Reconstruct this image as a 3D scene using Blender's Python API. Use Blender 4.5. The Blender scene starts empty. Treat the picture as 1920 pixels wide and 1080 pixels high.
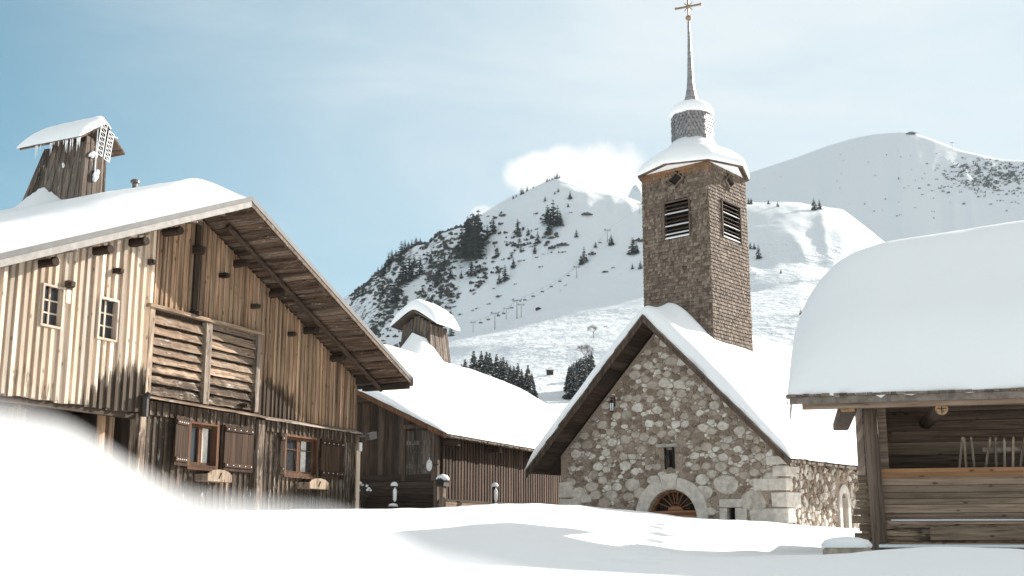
import bpy, bmesh, math, random
from mathutils import Vector, Matrix, noise
R = math.radians
PI = math.pi
random.seed(7)
S = bpy.context.scene
COL = S.collection

# ------------------------------------------------------------------ camera
FPX, YH, YC = 2117.0, 1010.0, 600.0
PITCH = math.atan((YH - YC) / FPX)
cd = bpy.data.cameras.new('camera'); cam = bpy.data.objects.new('camera', cd); COL.objects.link(cam)
cd.sensor_width = 36.0; cd.lens = 36.0 * FPX / 1920.0
cd.shift_x = 0.0; cd.shift_y = (YC - 540.0) / 1920.0
cd.clip_start = 0.05; cd.clip_end = 9000.0
cd.dof.use_dof = True; cd.dof.focus_distance = 27.0; cd.dof.aperture_fstop = 1.9
cam.location = (0, 0, 0); cam.rotation_euler = (PI / 2 + PITCH, 0, 0)
S.camera = cam

# ------------------------------------------------------------------ world, sun, exposure
SUNV = Vector((math.sin(R(53.5)), math.cos(R(53.5)), math.tan(R(23.8)))).normalized()
SUN_EL = math.asin(SUNV.z); SUN_AZ = math.atan2(SUNV.x, SUNV.y)
W = bpy.data.worlds.new('World'); S.world = W; W.use_nodes = True
nt = W.node_tree; nt.nodes.clear()
def N(nt, t, **k):
    n = nt.nodes.new(t)
    for a, b in k.items():
        if a.startswith('i_'):
            key = a[2:]
            key = int(key) if key.isdigit() else key.replace('_', ' ')
            n.inputs[key].default_value = b
        else: setattr(n, a, b)
    return n
def LK(nt, a, b): nt.links.new(a, b)
def MATH(nt, op, a, b=None, c=None, clamp=False):
    n = nt.nodes.new('ShaderNodeMath'); n.operation = op; n.use_clamp = clamp
    for i, v in enumerate((a, b, c)):
        if v is None: continue
        if isinstance(v, (int, float)): n.inputs[i].default_value = v
        else: nt.links.new(v, n.inputs[i])
    return n.outputs[0]
def MAPR(nt, v, a, b, c=0.0, d=1.0, smooth=True):
    n = nt.nodes.new('ShaderNodeMapRange'); n.interpolation_type = 'SMOOTHSTEP' if smooth else 'LINEAR'
    nt.links.new(v, n.inputs[0]); n.inputs[1].default_value = a; n.inputs[2].default_value = b
    n.inputs[3].default_value = c; n.inputs[4].default_value = d
    return n.outputs[0]
def MIX(nt, f, a, b, mode='MIX'):
    n = nt.nodes.new('ShaderNodeMix'); n.data_type = 'RGBA'; n.blend_type = mode
    for s, v in ((n.inputs[0], f), (n.inputs[6], a), (n.inputs[7], b)):
        if isinstance(v, (int, float)): s.default_value = v
        elif isinstance(v, tuple): s.default_value = v if len(v) == 4 else (*v, 1)
        else: nt.links.new(v, s)
    return n.outputs[2]
out = N(nt, 'ShaderNodeOutputWorld'); bg = N(nt, 'ShaderNodeBackground')
SKY_STRENGTH = 0.11
bg.inputs[1].default_value = SKY_STRENGTH
sky = N(nt, 'ShaderNodeTexSky', sky_type='NISHITA', sun_disc=False, sun_elevation=SUN_EL, sun_rotation=SUN_AZ,
        altitude=1300.0, air_density=1.0, dust_density=0.5, ozone_density=1.0)
hs = N(nt, 'ShaderNodeHueSaturation'); hs.inputs['Hue'].default_value = 0.466; hs.inputs['Saturation'].default_value = 1.5
hs.inputs['Value'].default_value = 0.54
LK(nt, sky.outputs[0], hs.inputs['Color'])
tc = N(nt, 'ShaderNodeTexCoord'); sep = N(nt, 'ShaderNodeSeparateXYZ'); LK(nt, tc.outputs['Generated'], sep.inputs[0])
ysafe = MATH(nt, 'MAXIMUM', sep.outputs[1], 0.05)
u = MATH(nt, 'DIVIDE', sep.outputs[0], ysafe); v = MATH(nt, 'DIVIDE', sep.outputs[2], ysafe)
dotn = N(nt, 'ShaderNodeVectorMath', operation='DOT_PRODUCT'); LK(nt, tc.outputs['Generated'], dotn.inputs[0]); dotn.inputs[1].default_value = SUNV
# thin high veil
mp = N(nt, 'ShaderNodeMapping'); mp.inputs['Scale'].default_value = (1.6, 1.6, 5.0); mp.inputs['Rotation'].default_value = (0, 0.35, 0)
LK(nt, tc.outputs['Generated'], mp.inputs[0])
nv = N(nt, 'ShaderNodeTexNoise', i_Scale=1.7, i_Detail=7.0, i_Roughness=0.55, i_Distortion=0.6); LK(nt, mp.outputs[0], nv.inputs['Vector'])
veil = MATH(nt, 'MULTIPLY', MAPR(nt, nv.outputs[0], 0.42, 0.78), 0.20)
glow = MAPR(nt, dotn.outputs['Value'], 0.06, 0.90, 0.0, 1.0)
veil = MATH(nt, 'ADD', veil, MATH(nt, 'MULTIPLY', glow, 0.88), clamp=True)
high = MAPR(nt, sep.outputs[2], 0.50, 0.80, 0.0, 0.75)     # cloud veil added overhead, out of view, to neutralise the shade light
veil = MATH(nt, 'MAXIMUM', veil, high)
back = MAPR(nt, sep.outputs[1], 0.10, -0.45, 0.0, 1.0)           # unseen warm veil added behind the viewer to warm shaded faces
veil = MATH(nt, 'MAXIMUM', veil, MATH(nt, 'MULTIPLY', back, 0.45))
bright = MATH(nt, 'ADD', MAPR(nt, dotn.outputs['Value'], 0.94, 1.0, 1.0, 3.0), MAPR(nt, sep.outputs[2], 0.50, 0.85, 0.0, 0.5))  # extra gain near the sun and overhead, out of view, added for ambient light
# cumulus puff standing behind the near mountain
comb = N(nt, 'ShaderNodeCombineXYZ'); LK(nt, u, comb.inputs[0]); LK(nt, v, comb.inputs[1])
nc = N(nt, 'ShaderNodeTexNoise', i_Scale=13.0, i_Detail=9.0, i_Roughness=0.6, i_Distortion=0.4); LK(nt, comb.outputs[0], nc.inputs['Vector'])
wob = MATH(nt, 'MULTIPLY', MATH(nt, 'SUBTRACT', nc.outputs[0], 0.5), 1.7)
def puff(cu, cv, ru, rv):
    a = MATH(nt, 'DIVIDE', MATH(nt, 'SUBTRACT', u, cu), ru); b = MATH(nt, 'DIVIDE', MATH(nt, 'SUBTRACT', v, cv), rv)
    d = MATH(nt, 'SQRT', MATH(nt, 'ADD', MATH(nt, 'MULTIPLY', a, a), MATH(nt, 'MULTIPLY', b, b)))
    return MAPR(nt, MATH(nt, 'ADD', d, wob), 1.08, 0.66)
def uv_of(px, py):
    y = (YC - py) / FPX; k = math.cos(PITCH) - y * math.sin(PITCH)
    return (px - 960) / FPX / k, (math.sin(PITCH) + y * math.cos(PITCH)) / k
p1 = puff(*uv_of(1090, 325), 0.062, 0.028); p2 = puff(*uv_of(1130, 335), 0.05, 0.034); p3 = puff(*uv_of(905, 395), 0.012, 0.006)
p4 = puff(*uv_of(1010, 320), 0.032, 0.022)
cl = MATH(nt, 'MAXIMUM', MATH(nt, 'MAXIMUM', p1, p2), MATH(nt, 'MAXIMUM', MATH(nt, 'MULTIPLY', p3, .6), p4))
front = MAPR(nt, sep.outputs[1], 0.1, 0.3)
cl = MATH(nt, 'MULTIPLY', cl, front)
CLOUD = 3.45
cw = N(nt, 'ShaderNodeVectorMath', operation='SCALE'); LK(nt, MIX(nt, MATH(nt, 'MAXIMUM', MAPR(nt, sep.outputs[2], .45, .7), back), (CLOUD * .985, CLOUD * 1.08, CLOUD * 1.13), (CLOUD * 1.02, CLOUD * .97, CLOUD * .90)), cw.inputs[0]); LK(nt, bright, cw.inputs['Scale'])
c1 = MIX(nt, veil, hs.outputs[0], cw.outputs[0])
c2 = MIX(nt, MATH(nt, 'MULTIPLY', cl, 0.93), c1, (CLOUD * 1.32, CLOUD * 1.32, CLOUD * 1.28))
LK(nt, c2, bg.inputs[0]); LK(nt, bg.outputs[0], out.inputs[0])

sl = bpy.data.lights.new('sun', 'SUN'); sun = bpy.data.objects.new('sun', sl); COL.objects.link(sun)
sl.energy = 5.0; sl.angle = R(0.5); sl.color = (1.0, 0.93, 0.84)
sun.rotation_euler = SUNV.to_track_quat('Z', 'Y').to_euler()
S.view_settings.view_transform = 'Standard'; S.view_settings.look = 'None'; S.view_settings.gamma = 1.0
S.view_settings.use_curve_mapping = False; S.view_settings.exposure = 1.12
S.cycles.use_denoising = True
S.cycles.max_bounces = 6; S.cycles.diffuse_bounces = 4; S.cycles.glossy_bounces = 2; S.cycles.transmission_bounces = 3
S.cycles.transparent_max_bounces = 6; S.cycles.volume_bounces = 0
S.cycles.caustics_reflective = False; S.cycles.caustics_refractive = False

# ------------------------------------------------------------------ geometry helpers
def ray(px, py):
    y = (YC - py) / FPX
    return Vector(((px - 960) / FPX, math.cos(PITCH) - y * math.sin(PITCH), math.sin(PITCH) + y * math.cos(PITCH)))
def at(px, py, Y):
    r = ray(px, py); return r * (Y / r.y)
class Frame:
    """local building frame: x along the facade, y inward, z up"""
    def __init__(s, px, Y, rot):
        r = ray(px, YH); s.rot = R(rot)
        s.P = Vector((r.x / r.y * Y, Y, 0)); s.X = Vector((math.cos(s.rot), math.sin(s.rot), 0)); s.Y = Vector((-math.sin(s.rot), math.cos(s.rot), 0))
    def on(s, px, py, y=None, x=None):
        r = ray(px, py); Nn, k = (s.Y, y) if x is None else (s.X, x)
        t = (k + s.P.dot(Nn)) / r.dot(Nn); q = r * t - s.P
        return Vector((q.dot(s.X), q.dot(s.Y), t * r.z))
    def world(s, p): return s.P + s.X * p[0] + s.Y * p[1] + Vector((0, 0, p[2]))
    def empty(s, name, label, cat, group=None, o=(0, 0, 0)):
        e = bpy.data.objects.new(name, None); COL.objects.link(e); e.location = s.world(o); e.rotation_euler = (0, 0, s.rot)
        e.empty_display_size = .3
        return tag(e, label, cat, group)
def tag(o, label=None, cat=None, group=None, kind=None):
    if label: o['label'] = label
    if cat: o['category'] = cat
    if group: o['group'] = group
    if kind: o['kind'] = kind
    return o
def empty(name, loc, label, cat, group=None, rz=0):
    e = bpy.data.objects.new(name, None); COL.objects.link(e); e.location = loc; e.rotation_euler = (0, 0, rz); e.empty_display_size = .3
    return tag(e, label, cat, group)

class MB:
    def __init__(s, stain=None):
        s.v = []; s.f = []; s.r = []; s.m = []; s.stain = stain; s.sv = {}
    def add(s, vs, fs, r=None, m=0):
        o = len(s.v); s.v += [tuple(p) for p in vs]
        if r is None: r = random.random()
        for f in fs: s.f.append([o + i for i in f]); s.r.append(r); s.m.append(m)
        return s
    def box(s, x0, x1, y0, y1, z0, z1, r=None, m=0, seg=1, ax=2):
        if x0 > x1: x0, x1 = x1, x0
        if y0 > y1: y0, y1 = y1, y0
        if z0 > z1: z0, z1 = z1, z0
        return s.hexa([(x0, y0, z0), (x1, y0, z0), (x1, y1, z0), (x0, y1, z0)], [(x0, y0, z1), (x1, y0, z1), (x1, y1, z1), (x0, y1, z1)], r, m, seg if ax == 2 else 1) if ax == 2 else \
            s._boxx(x0, x1, y0, y1, z0, z1, r, m, seg)
    def _boxx(s, x0, x1, y0, y1, z0, z1, r, m, seg):
        return s.hexa([(x0, y0, z0), (x0, y1, z0), (x0, y1, z1), (x0, y0, z1)], [(x1, y0, z0), (x1, y1, z0), (x1, y1, z1), (x1, y0, z1)], r, m, seg, flip=True)
    def hexa(s, a, b, r=None, m=0, seg=1, flip=False, caps=True):
        n = len(a); vs = []; fs = []
        for k in range(seg + 1):
            t = k / seg
            vs += [tuple(Vector(p) * (1 - t) + Vector(q) * t) for p, q in zip(a, b)]
        for k in range(seg):
            for i in range(n):
                j = (i + 1) % n; fs.append([k * n + i, k * n + j, (k + 1) * n + j, (k + 1) * n + i])
        if caps: fs += [list(range(n))[::-1], [seg * n + i for i in range(n)]]
        return s.add(vs, fs, r, m)
    def bar(s, p, q, w, h, up=(0, 0, 1), r=None, m=0, seg=1, w2=None, h2=None):
        p = Vector(p); q = Vector(q); d = (q - p).normalized(); up = Vector(up)
        sx = d.cross(up); sx = (Vector((1, 0, 0)) if sx.length < 1e-4 else sx).normalized(); uy = sx.cross(d).normalized()
        def ring(c, w, h): return [c - sx * w / 2 - uy * h / 2, c + sx * w / 2 - uy * h / 2, c + sx * w / 2 + uy * h / 2, c - sx * w / 2 + uy * h / 2]
        return s.hexa(ring(p, w, h), ring(q, w2 or w, h2 or h), r, m, seg)
    def tube(s, p, q, r0, r1=None, n=10, r=None, m=0, seg=1, wob=0):
        p = Vector(p); q = Vector(q); d = (q - p).normalized(); r1 = r0 if r1 is None else r1
        sx = d.orthogonal().normalized(); uy = d.cross(sx); vs = []; fs = []
        for k in range(seg + 1):
            t = k / seg; c = p.lerp(q, t); rr = r0 + (r1 - r0) * t
            for i in range(n):
                a = 2 * PI * i / n; w = 1 + (noise.noise(Vector((i * .9, k * .7, p.x * 3 + p.y))) * wob)
                vs.append(c + (sx * math.cos(a) + uy * math.sin(a)) * rr * w)
        for k in range(seg):
            for i in range(n):
                j = (i + 1) % n; fs.append([k * n + i, k * n + j, (k + 1) * n + j, (k + 1) * n + i])
        fs += [list(range(n))[::-1], [seg * n + i for i in range(n)]]
        return s.add(vs, fs, r, m)
    def lathe(s, c, prof, n=16, rot=0, r=None, m=0, cap=True, poly=0):
        """prof [(radius,z)]"""
        vs = []; fs = []
        for (rad, z) in prof:
            for i in range(n):
                a = 2 * PI * i / n + rot; vs.append((c[0] + rad * math.cos(a), c[1] + rad * math.sin(a), c[2] + z))
        for k in range(len(prof) - 1):
            for i in range(n):
                j = (i + 1) % n; fs.append([k * n + i, k * n + j, (k + 1) * n + j, (k + 1) * n + i])
        if cap: fs += [list(range(n))[::-1], [(len(prof) - 1) * n + i for i in range(n)]]
        return s.add(vs, fs, r, m)
    def prism(s, pts, y0, y1, r=None, m=0, plane='xz'):
        a = [(p[0], y0, p[1]) for p in pts]; b = [(p[0], y1, p[1]) for p in pts]
        if plane == 'yz': a = [(y0, p[0], p[1]) for p in pts]; b = [(y1, p[0], p[1]) for p in pts]
        return s.hexa(a, b, r, m)
    def grid(s, f, nu, nv, r=0.5, m=0, flip=False):
        vs = [f(i / nu, j / nv) for j in range(nv + 1) for i in range(nu + 1)]; fs = []
        for j in range(nv):
            for i in range(nu):
                a = j * (nu + 1) + i; q = [a, a + 1, a + nu + 2, a + nu + 1]; fs.append(q[::-1] if flip else q)
        return s.add(vs, fs, r, m)
    def build(s, name, mats, parent=None, smooth=False, bevel=0, loc=None, fix=True):
        me = bpy.data.meshes.new(name); me.from_pydata(s.v, [], s.f); me.update()
        if not isinstance(mats, (list, tuple)): mats = [mats]
        for m in mats: me.materials.append(m)
        me.polygons.foreach_set('material_index', s.m)
        at_ = me.attributes.new('rnd', 'FLOAT', 'FACE'); at_.data.foreach_set('value', s.r)
        if s.stain:
            a2 = me.attributes.new('stain', 'FLOAT', 'POINT'); a2.data.foreach_set('value', [float(s.stain(*p)) for p in s.v])
        if fix:
            bm = bmesh.new(); bm.from_mesh(me); bmesh.ops.recalc_face_normals(bm, faces=bm.faces); bm.to_mesh(me); bm.free()
        if smooth: me.polygons.foreach_set('use_smooth', [True] * len(me.polygons))
        o = bpy.data.objects.new(name, me); COL.objects.link(o)
        if parent: o.parent = parent
        if loc: o.location = loc
        if bevel:
            b = o.modifiers.new('bevel', 'BEVEL'); b.width = bevel; b.segments = 1; b.limit_method = 'ANGLE'
        return o
def sst(a, b, x):
    t = min(1, max(0, (x - a) / (b - a))); return t * t * (3 - 2 * t)
def interp(tab, x):
    if x <= tab[0][0]: return tab[0][1]
    for (a, p), (b, q) in zip(tab, tab[1:]):
        if x <= b:
            t = (x - a) / (b - a); return p + (q - p) * t
    return tab[-1][1]
def nz(x, y, z=0, s=1.0): return noise.noise(Vector((x * s, y * s, z * s)))
def fbm(x, y, z=0, s=1.0, o=4):
    a = 0; k = 1.0
    for i in range(o): a += k * noise.noise(Vector((x * s + 7.1 * i, y * s, z * s))); s *= 2.03; k *= .5
    return a

# ------------------------------------------------------------------ materials
def newmat(name):
    m = bpy.data.materials.new(name); m.use_nodes = True; t = m.node_tree; b = t.nodes['Principled BSDF']; return m, t, b
def plain(name, col, rough=.6, metal=0, bump=0, scale=20, var=.15):
    m, t, b = newmat(name); b.inputs['Roughness'].default_value = rough; b.inputs['Metallic'].default_value = metal
    tcn = N(t, 'ShaderNodeTexCoord'); n = N(t, 'ShaderNodeTexNoise', i_Scale=float(scale), i_Detail=6.0); LK(t, tcn.outputs['Object'], n.inputs['Vector'])
    lo = tuple(c * (1 - var) for c in col); hi = tuple(min(1, c * (1 + var)) for c in col)
    LK(t, MIX(t, MAPR(t, n.outputs[0], .3, .7), lo, hi), b.inputs['Base Color'])
    if bump:
        bp = N(t, 'ShaderNodeBump', i_Strength=.5, i_Distance=bump); LK(t, n.outputs[0], bp.inputs['Height']); LK(t, bp.outputs[0], b.inputs['Normal'])
    return m
def snowmat(name, bumps=((3.0, .03), (40.0, .004)), col=(.86, .87, .885)):
    m, t, b = newmat(name); b.inputs['Roughness'].default_value = .75; b.inputs['Specular IOR Level'].default_value = .25
    b.inputs['Base Color'].default_value = (*col, 1)
    tcn = N(t, 'ShaderNodeTexCoord'); last = None
    for sc, d in bumps:
        n = N(t, 'ShaderNodeTexNoise', i_Scale=float(sc), i_Detail=5.0); LK(t, tcn.outputs['Object'], n.inputs['Vector'])
        bp = N(t, 'ShaderNodeBump', i_Strength=.6, i_Distance=d); LK(t, n.outputs[0], bp.inputs['Height'])
        if last: LK(t, last, bp.inputs['Normal'])
        last = bp.outputs[0]
    LK(t, last, b.inputs['Normal'])
    return m
def wood(name, ca, cb, cc, axis='z', stain=(.05, .035, .025), fresh=None, grain=22.0, knots=True, rough=.85, stainamt=1.0, frost=0):
    """ca/cb light and dark grain, cc odd boards; 'rnd' shifts each board; 'stain' attribute adds dark weathering streaks"""
    m, t, b = newmat(name); b.inputs['Roughness'].default_value = rough; b.inputs['Specular IOR Level'].default_value = .2
    tcn = N(t, 'ShaderNodeTexCoord'); ar = N(t, 'ShaderNodeAttribute', attribute_name='rnd'); r = ar.outputs['Fac']
    off = N(t, 'ShaderNodeVectorMath', operation='SCALE'); off.inputs[0].default_value = (37.0, 53.0, 71.0); LK(t, r, off.inputs['Scale'])
    ad = N(t, 'ShaderNodeVectorMath', operation='ADD'); LK(t, tcn.outputs['Object'], ad.inputs[0]); LK(t, off.outputs[0], ad.inputs[1])
    def st(al, ac, src=None):
        mp = N(t, 'ShaderNodeMapping'); sc = [ac, ac, ac]; sc['xyz'.index(axis)] = al; mp.inputs['Scale'].default_value = sc
        LK(t, src or ad.outputs[0], mp.inputs[0]); return mp.outputs[0]
    g = N(t, 'ShaderNodeTexNoise', i_Scale=1.0, i_Detail=8.0, i_Roughness=.65, i_Distortion=.3); LK(t, st(1.1, grain), g.inputs['Vector'])
    g2 = N(t, 'ShaderNodeTexNoise', i_Scale=1.0, i_Detail=4.0, i_Roughness=.6); LK(t, st(.5, 3.0), g2.inputs['Vector'])
    col = MIX(t, MAPR(t, g.outputs[0], .33, .66), cb, ca)
    wn = N(t, 'ShaderNodeTexWhiteNoise', noise_dimensions='1D'); LK(t, r, wn.inputs['W'])
    col = MIX(t, MATH(t, 'MULTIPLY', MAPR(t, wn.outputs[0], .45, 1.0), .75), col, MIX(t, MAPR(t, g.outputs[0], .3, .7), tuple(c * .6 for c in cc), cc))
    col = MIX(t, MAPR(t, g2.outputs[0], .35, .75, 0, .45), col, tuple(c * .45 for c in cb))
    val = N(t, 'ShaderNodeHueSaturation'); LK(t, col, val.inputs['Color']); LK(t, MAPR(t, r, 0, 1, .60, 1.25, False), val.inputs['Value']); col = val.outputs[0]
    if knots:
        vo = N(t, 'ShaderNodeTexVoronoi', i_Scale=1.0); LK(t, st(3.2, 6.5), vo.inputs['Vector'])
        col = MIX(t, MAPR(t, vo.outputs['Distance'], .17, .07, 0, .75), col, tuple(c * .25 for c in cb))
    sa = N(t, 'ShaderNodeAttribute', attribute_name='stain').outputs['Fac']
    sn = N(t, 'ShaderNodeTexNoise', i_Scale=1.0, i_Detail=7.0, i_Roughness=.7); LK(t, st(1.6, 15.0), sn.inputs['Vector'])
    mask = MAPR(t, MATH(t, 'ADD', sn.outputs[0], MATH(t, 'MULTIPLY', sa, .62 * stainamt)), .74, .92)
    col = MIX(t, MATH(t, 'MULTIPLY', mask, .9), col, MIX(t, MAPR(t, g.outputs[0], .3, .7), tuple(c * .5 for c in stain), stain))
    if frost:
        fn = N(t, 'ShaderNodeTexNoise', i_Scale=1.0, i_Detail=9.0, i_Roughness=.75); LK(t, st(3.0, 14.0), fn.inputs['Vector'])
        col = MIX(t, MAPR(t, fn.outputs[0], .62 - .1 * frost, .70, 0, .85), col, (.62, .6, .57))
    LK(t, col, b.inputs['Base Color'])
    bp = N(t, 'ShaderNodeBump', i_Strength=.7, i_Distance=.012); LK(t, g.outputs[0], bp.inputs['Height']); LK(t, bp.outputs[0], b.inputs['Normal'])
    return m
def stonemat(name, ramp, bump=.02, scale=9.0, speck=True):
    m, t, b = newmat(name); b.inputs['Roughness'].default_value = .9; b.inputs['Specular IOR Level'].default_value = .2
    tcn = N(t, 'ShaderNodeTexCoord'); r = N(t, 'ShaderNodeAttribute', attribute_name='rnd').outputs['Fac']
    cr = N(t, 'ShaderNodeValToRGB'); cr.color_ramp.interpolation = 'LINEAR'
    while len(cr.color_ramp.elements) < len(ramp): cr.color_ramp.elements.new(.5)
    for e, (p, c) in zip(cr.color_ramp.elements, ramp): e.position = p; e.color = (*c, 1)
    LK(t, r, cr.inputs[0])
    n = N(t, 'ShaderNodeTexNoise', i_Scale=scale, i_Detail=9.0, i_Roughness=.7); LK(t, tcn.outputs['Object'], n.inputs['Vector'])
    n2 = N(t, 'ShaderNodeTexNoise', i_Scale=2.3, i_Detail=5.0); LK(t, tcn.outputs['Object'], n2.inputs['Vector'])
    col = MIX(t, MAPR(t, n.outputs[0], .38, .68, .0, .40), cr.outputs[0], (.12, .095, .075), 'MIX')
    col = MIX(t, MAPR(t, n2.outputs[0], .45, .7, .0, .35), col, (.16, .12, .09))
    LK(t, col, b.inputs['Base Color'])
    bp = N(t, 'ShaderNodeBump', i_Strength=.8, i_Distance=bump); LK(t, n.outputs[0], bp.inputs['Height']); LK(t, bp.outputs[0], b.inputs['Normal'])
    return m
M = {}
M['snow'] = snowmat('snow', ((1.6, .05), (9.0, .01), (60.0, .003)))
M['roofsnow'] = snowmat('roof_snow', ((2.2, .02), (45.0, .004)))
M['light'] = wood('sunbleached_boards', (.80, .68, .56), (.62, .49, .37), (.72, .64, .56), 'z')
M['mid'] = wood('weathered_boards', (0.473, 0.317, 0.207), (0.185, 0.112, 0.066), (0.403, 0.292, 0.201), 'z')
M['low'] = wood('grey_lower_boards', (0.533, 0.420, 0.318), (0.194, 0.131, 0.088), (0.420, 0.357, 0.305), 'z', frost=.5)
M['louv'] = wood('flaking_horizontal_boards', (0.432, 0.313, 0.221), (0.180, 0.117, 0.078), (0.515, 0.451, 0.386), 'x', frost=.6)
M['dark'] = wood('dark_old_wood', (0.102, 0.071, 0.051), (0.040, 0.027, 0.019), (0.136, 0.105, 0.085), 'z', knots=False)
M['darkx'] = wood('dark_old_beam', (0.098, 0.068, 0.049), (0.039, 0.026, 0.018), (0.124, 0.098, 0.078), 'x', knots=False)
M['darky'] = wood('dark_purlin', (0.078, 0.054, 0.039), (0.031, 0.020, 0.015), (0.102, 0.078, 0.060), 'y', knots=False)
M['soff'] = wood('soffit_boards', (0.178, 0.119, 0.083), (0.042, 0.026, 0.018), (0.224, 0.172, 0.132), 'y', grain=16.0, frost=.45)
M['shut'] = wood('red_brown_shutter', (0.088, 0.049, 0.031), (0.033, 0.019, 0.012), (0.075, 0.044, 0.029), 'z', knots=False)
M['slat'] = wood('dark_slats', (0.119, 0.073, 0.052), (0.045, 0.029, 0.021), (0.098, 0.063, 0.045), 'z', knots=False)
M['frame'] = wood('window_frame_wood', (0.187, 0.098, 0.055), (0.087, 0.043, 0.025), (0.162, 0.085, 0.051), 'z', knots=False)
M['doorw'] = wood('varnished_door', (.46, .225, .115), (.30, .14, .07), (.40, .20, .11), 'x', knots=False, rough=.5)
M['shingle'] = wood('grey_shingles', (.27, .21, .165), (.11, .082, .063), (.36, .295, .245), 'z', grain=40.0, knots=False, stain=(.36, .19, .09))
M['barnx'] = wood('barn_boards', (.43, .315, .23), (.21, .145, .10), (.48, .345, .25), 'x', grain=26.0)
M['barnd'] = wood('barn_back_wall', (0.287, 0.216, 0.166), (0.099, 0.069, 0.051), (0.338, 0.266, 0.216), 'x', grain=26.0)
M['barnz'] = wood('barn_post', (0.171, 0.128, 0.100), (0.069, 0.048, 0.036), (0.152, 0.114, 0.095), 'z', knots=False)
M['fresh'] = wood('fresh_orange_board', (.52, .28, .15), (.36, .18, .09), (.46, .25, .14), 'x')
M['chim'] = wood('chimney_boards', (0.225, 0.180, 0.149), (0.057, 0.043, 0.034), (0.180, 0.149, 0.126), 'z', frost=.35, knots=False)
M['cut'] = plain('cut_log_end', (.36, .22, .12), .8, bump=.01, scale=30, var=.4)
M['metal'] = plain('zinc_edge', (.10, .10, .10), .7, .0, scale=6)
M['palem'] = plain('pale_painted_fascia', (.24, .225, .21), .7, scale=8)
M['iron'] = plain('dark_iron', (.05, .045, .04), .5, .7)
M['lead'] = plain('lead_sheet', (.36, .335, .33), .42, .75, bump=.004, scale=14, var=.25)
M['brass'] = plain('aged_gilding', (.30, .21, .15), .5, .8)
M['glass'] = plain('window_glass', (.03, .035, .04), .08, 0, scale=2)
M['glass'].node_tree.nodes['Principled BSDF'].inputs['Specular IOR Level'].default_value = .8
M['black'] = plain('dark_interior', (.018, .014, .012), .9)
M['curtain'] = plain('linen_curtain', (.62, .58, .53), .9, scale=12)
M['white'] = plain('white_enamel', (.75, .74, .72), .5)
M['rime'] = plain('rime_ice', (.8, .82, .84), .4, scale=30)
M['cream'] = plain('dressed_limestone', (.62, .565, .50), .9, bump=.03, scale=7, var=.16)
M['creamd'] = plain('limestone_reveal', (.40, .37, .335), .9, bump=.02, scale=7, var=.16)
M['mortar'] = plain('lime_mortar', (.35, .28, .22), .95, bump=.05, scale=22, var=.3)
M['stone'] = stonemat('rubble_stones', [(0, (.22, .165, .125)), (.3, (.33, .26, .205)), (.55, (.46, .39, .32)), (.72, (.60, .53, .455)), (.87, (.76, .71, .63)), (1, (.84, .80, .73))])
M['zincpanel'] = plain('grey_lamp_housing', (.12, .11, .105), .5, .3)
M['needle'] = plain('spruce_needles', (.048, .048, .040), .8, scale=3, var=.4)
M['bark'] = plain('bark', (.085, .065, .05), .9, bump=.02)
M['bare'] = plain('bare_twigs', (.10, .08, .065), .9)
M['treesnow'] = plain('snow_on_branches', (.80, .82, .84), .8, var=.05)

# ================================================================== GROUND
def g_far(X):
    return interp([(-12, .62), (-2, .66), (1.5, .84), (4, .58), (7.2, .33), (12, .12), (30, .2)], X)
FOOT = []
def ground(X, Y):
    w = sst(-.5, 3.0, X)
    t = sst(4.5, 26, Y) * (1 - w) + (sst(4.5, 15, Y) * .16 + sst(15.5, 29, Y) * .84) * w
    z = -.45 + (g_far(X) + .45) * t
    z += .035 * nz(X, Y, 0, .22) + .012 * nz(X, Y, 3, .8) - .02
    # wind drift in front of the barn, and the hollow before it
    z += .23 * math.exp(-((X - 5.2) / 2.2) ** 2 - ((Y - 13.0) / 1.6) ** 2) + .16 * math.exp(-((X - 6.8) / 2.0) ** 2 - ((Y - 17.0) / 1.6) ** 2)
    z += .05 * nz(X, Y, 8, .5) * w + .02 * nz(X, Y, 5, 1.9) * sst(8, 14, Y)
    z += .03 * math.exp(-((X - .8) / 1.2) ** 2 - ((Y - 19.5) / 2.4) ** 2)
    for fx, fy, fr, fd in FOOT:
        d2 = ((X - fx) ** 2 + (Y - fy) ** 2) / fr ** 2
        if d2 < 9: z += -fd * math.exp(-d2) + fd * .18 * math.exp(-(math.sqrt(d2) - 1.5) ** 2 * 4)
    return z
def ground_hit(px, py):
    r = ray(px, py); Y = 5.0
    while Y < 60:
        p = r * (Y / r.y)
        if p.z < ground(p.x, Y): return p
        Y += .05
    return None
def setfoot():
    pts = []
    for px, py in [(1218, 981), (1206, 986), (1232, 990), (1204, 995), (1230, 1001), (1198, 1007), (1212, 1014), (1190, 1021), (1205, 1029), (1178, 1038), (1192, 1046), (1165, 1054), (1120, 1052)]:
        p = ground_hit(px, py)
        if p: pts.append((p.x + .08, p.y, .20, .11))
    FOOT.extend(pts)
setfoot()
def axisvals(spans):
    o = []
    for a, b, s in spans:
        n = max(1, int(round((b - a) / s)))
        o += [a + (b - a) * i / n for i in range(n)]
    return o + [spans[-1][1]]
xs = axisvals([(-90, -20, 4), (-20, -4, .35), (-4, 0.6, .12), (0.6, 3.6, .05), (3.6, 9, .12), (9, 20, .4), (20, 90, 4)])
ys = axisvals([(-25, 4, 1.0), (4, 9, .2), (9, 27, .07), (27, 45, .4), (45, 80, 2)])
g = MB(); nx = len(xs)
g.v = [(x, y, ground(x, y) if y < 46 else ground(x, 46) + .02 * (y - 46)) for y in ys for x in xs]
for j in range(len(ys) - 1):
    for i in range(nx - 1):
        a = j * nx + i; g.f.append([a, a + 1, a + nx + 1, a + nx]); g.r.append(.5); g.m.append(0)
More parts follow.
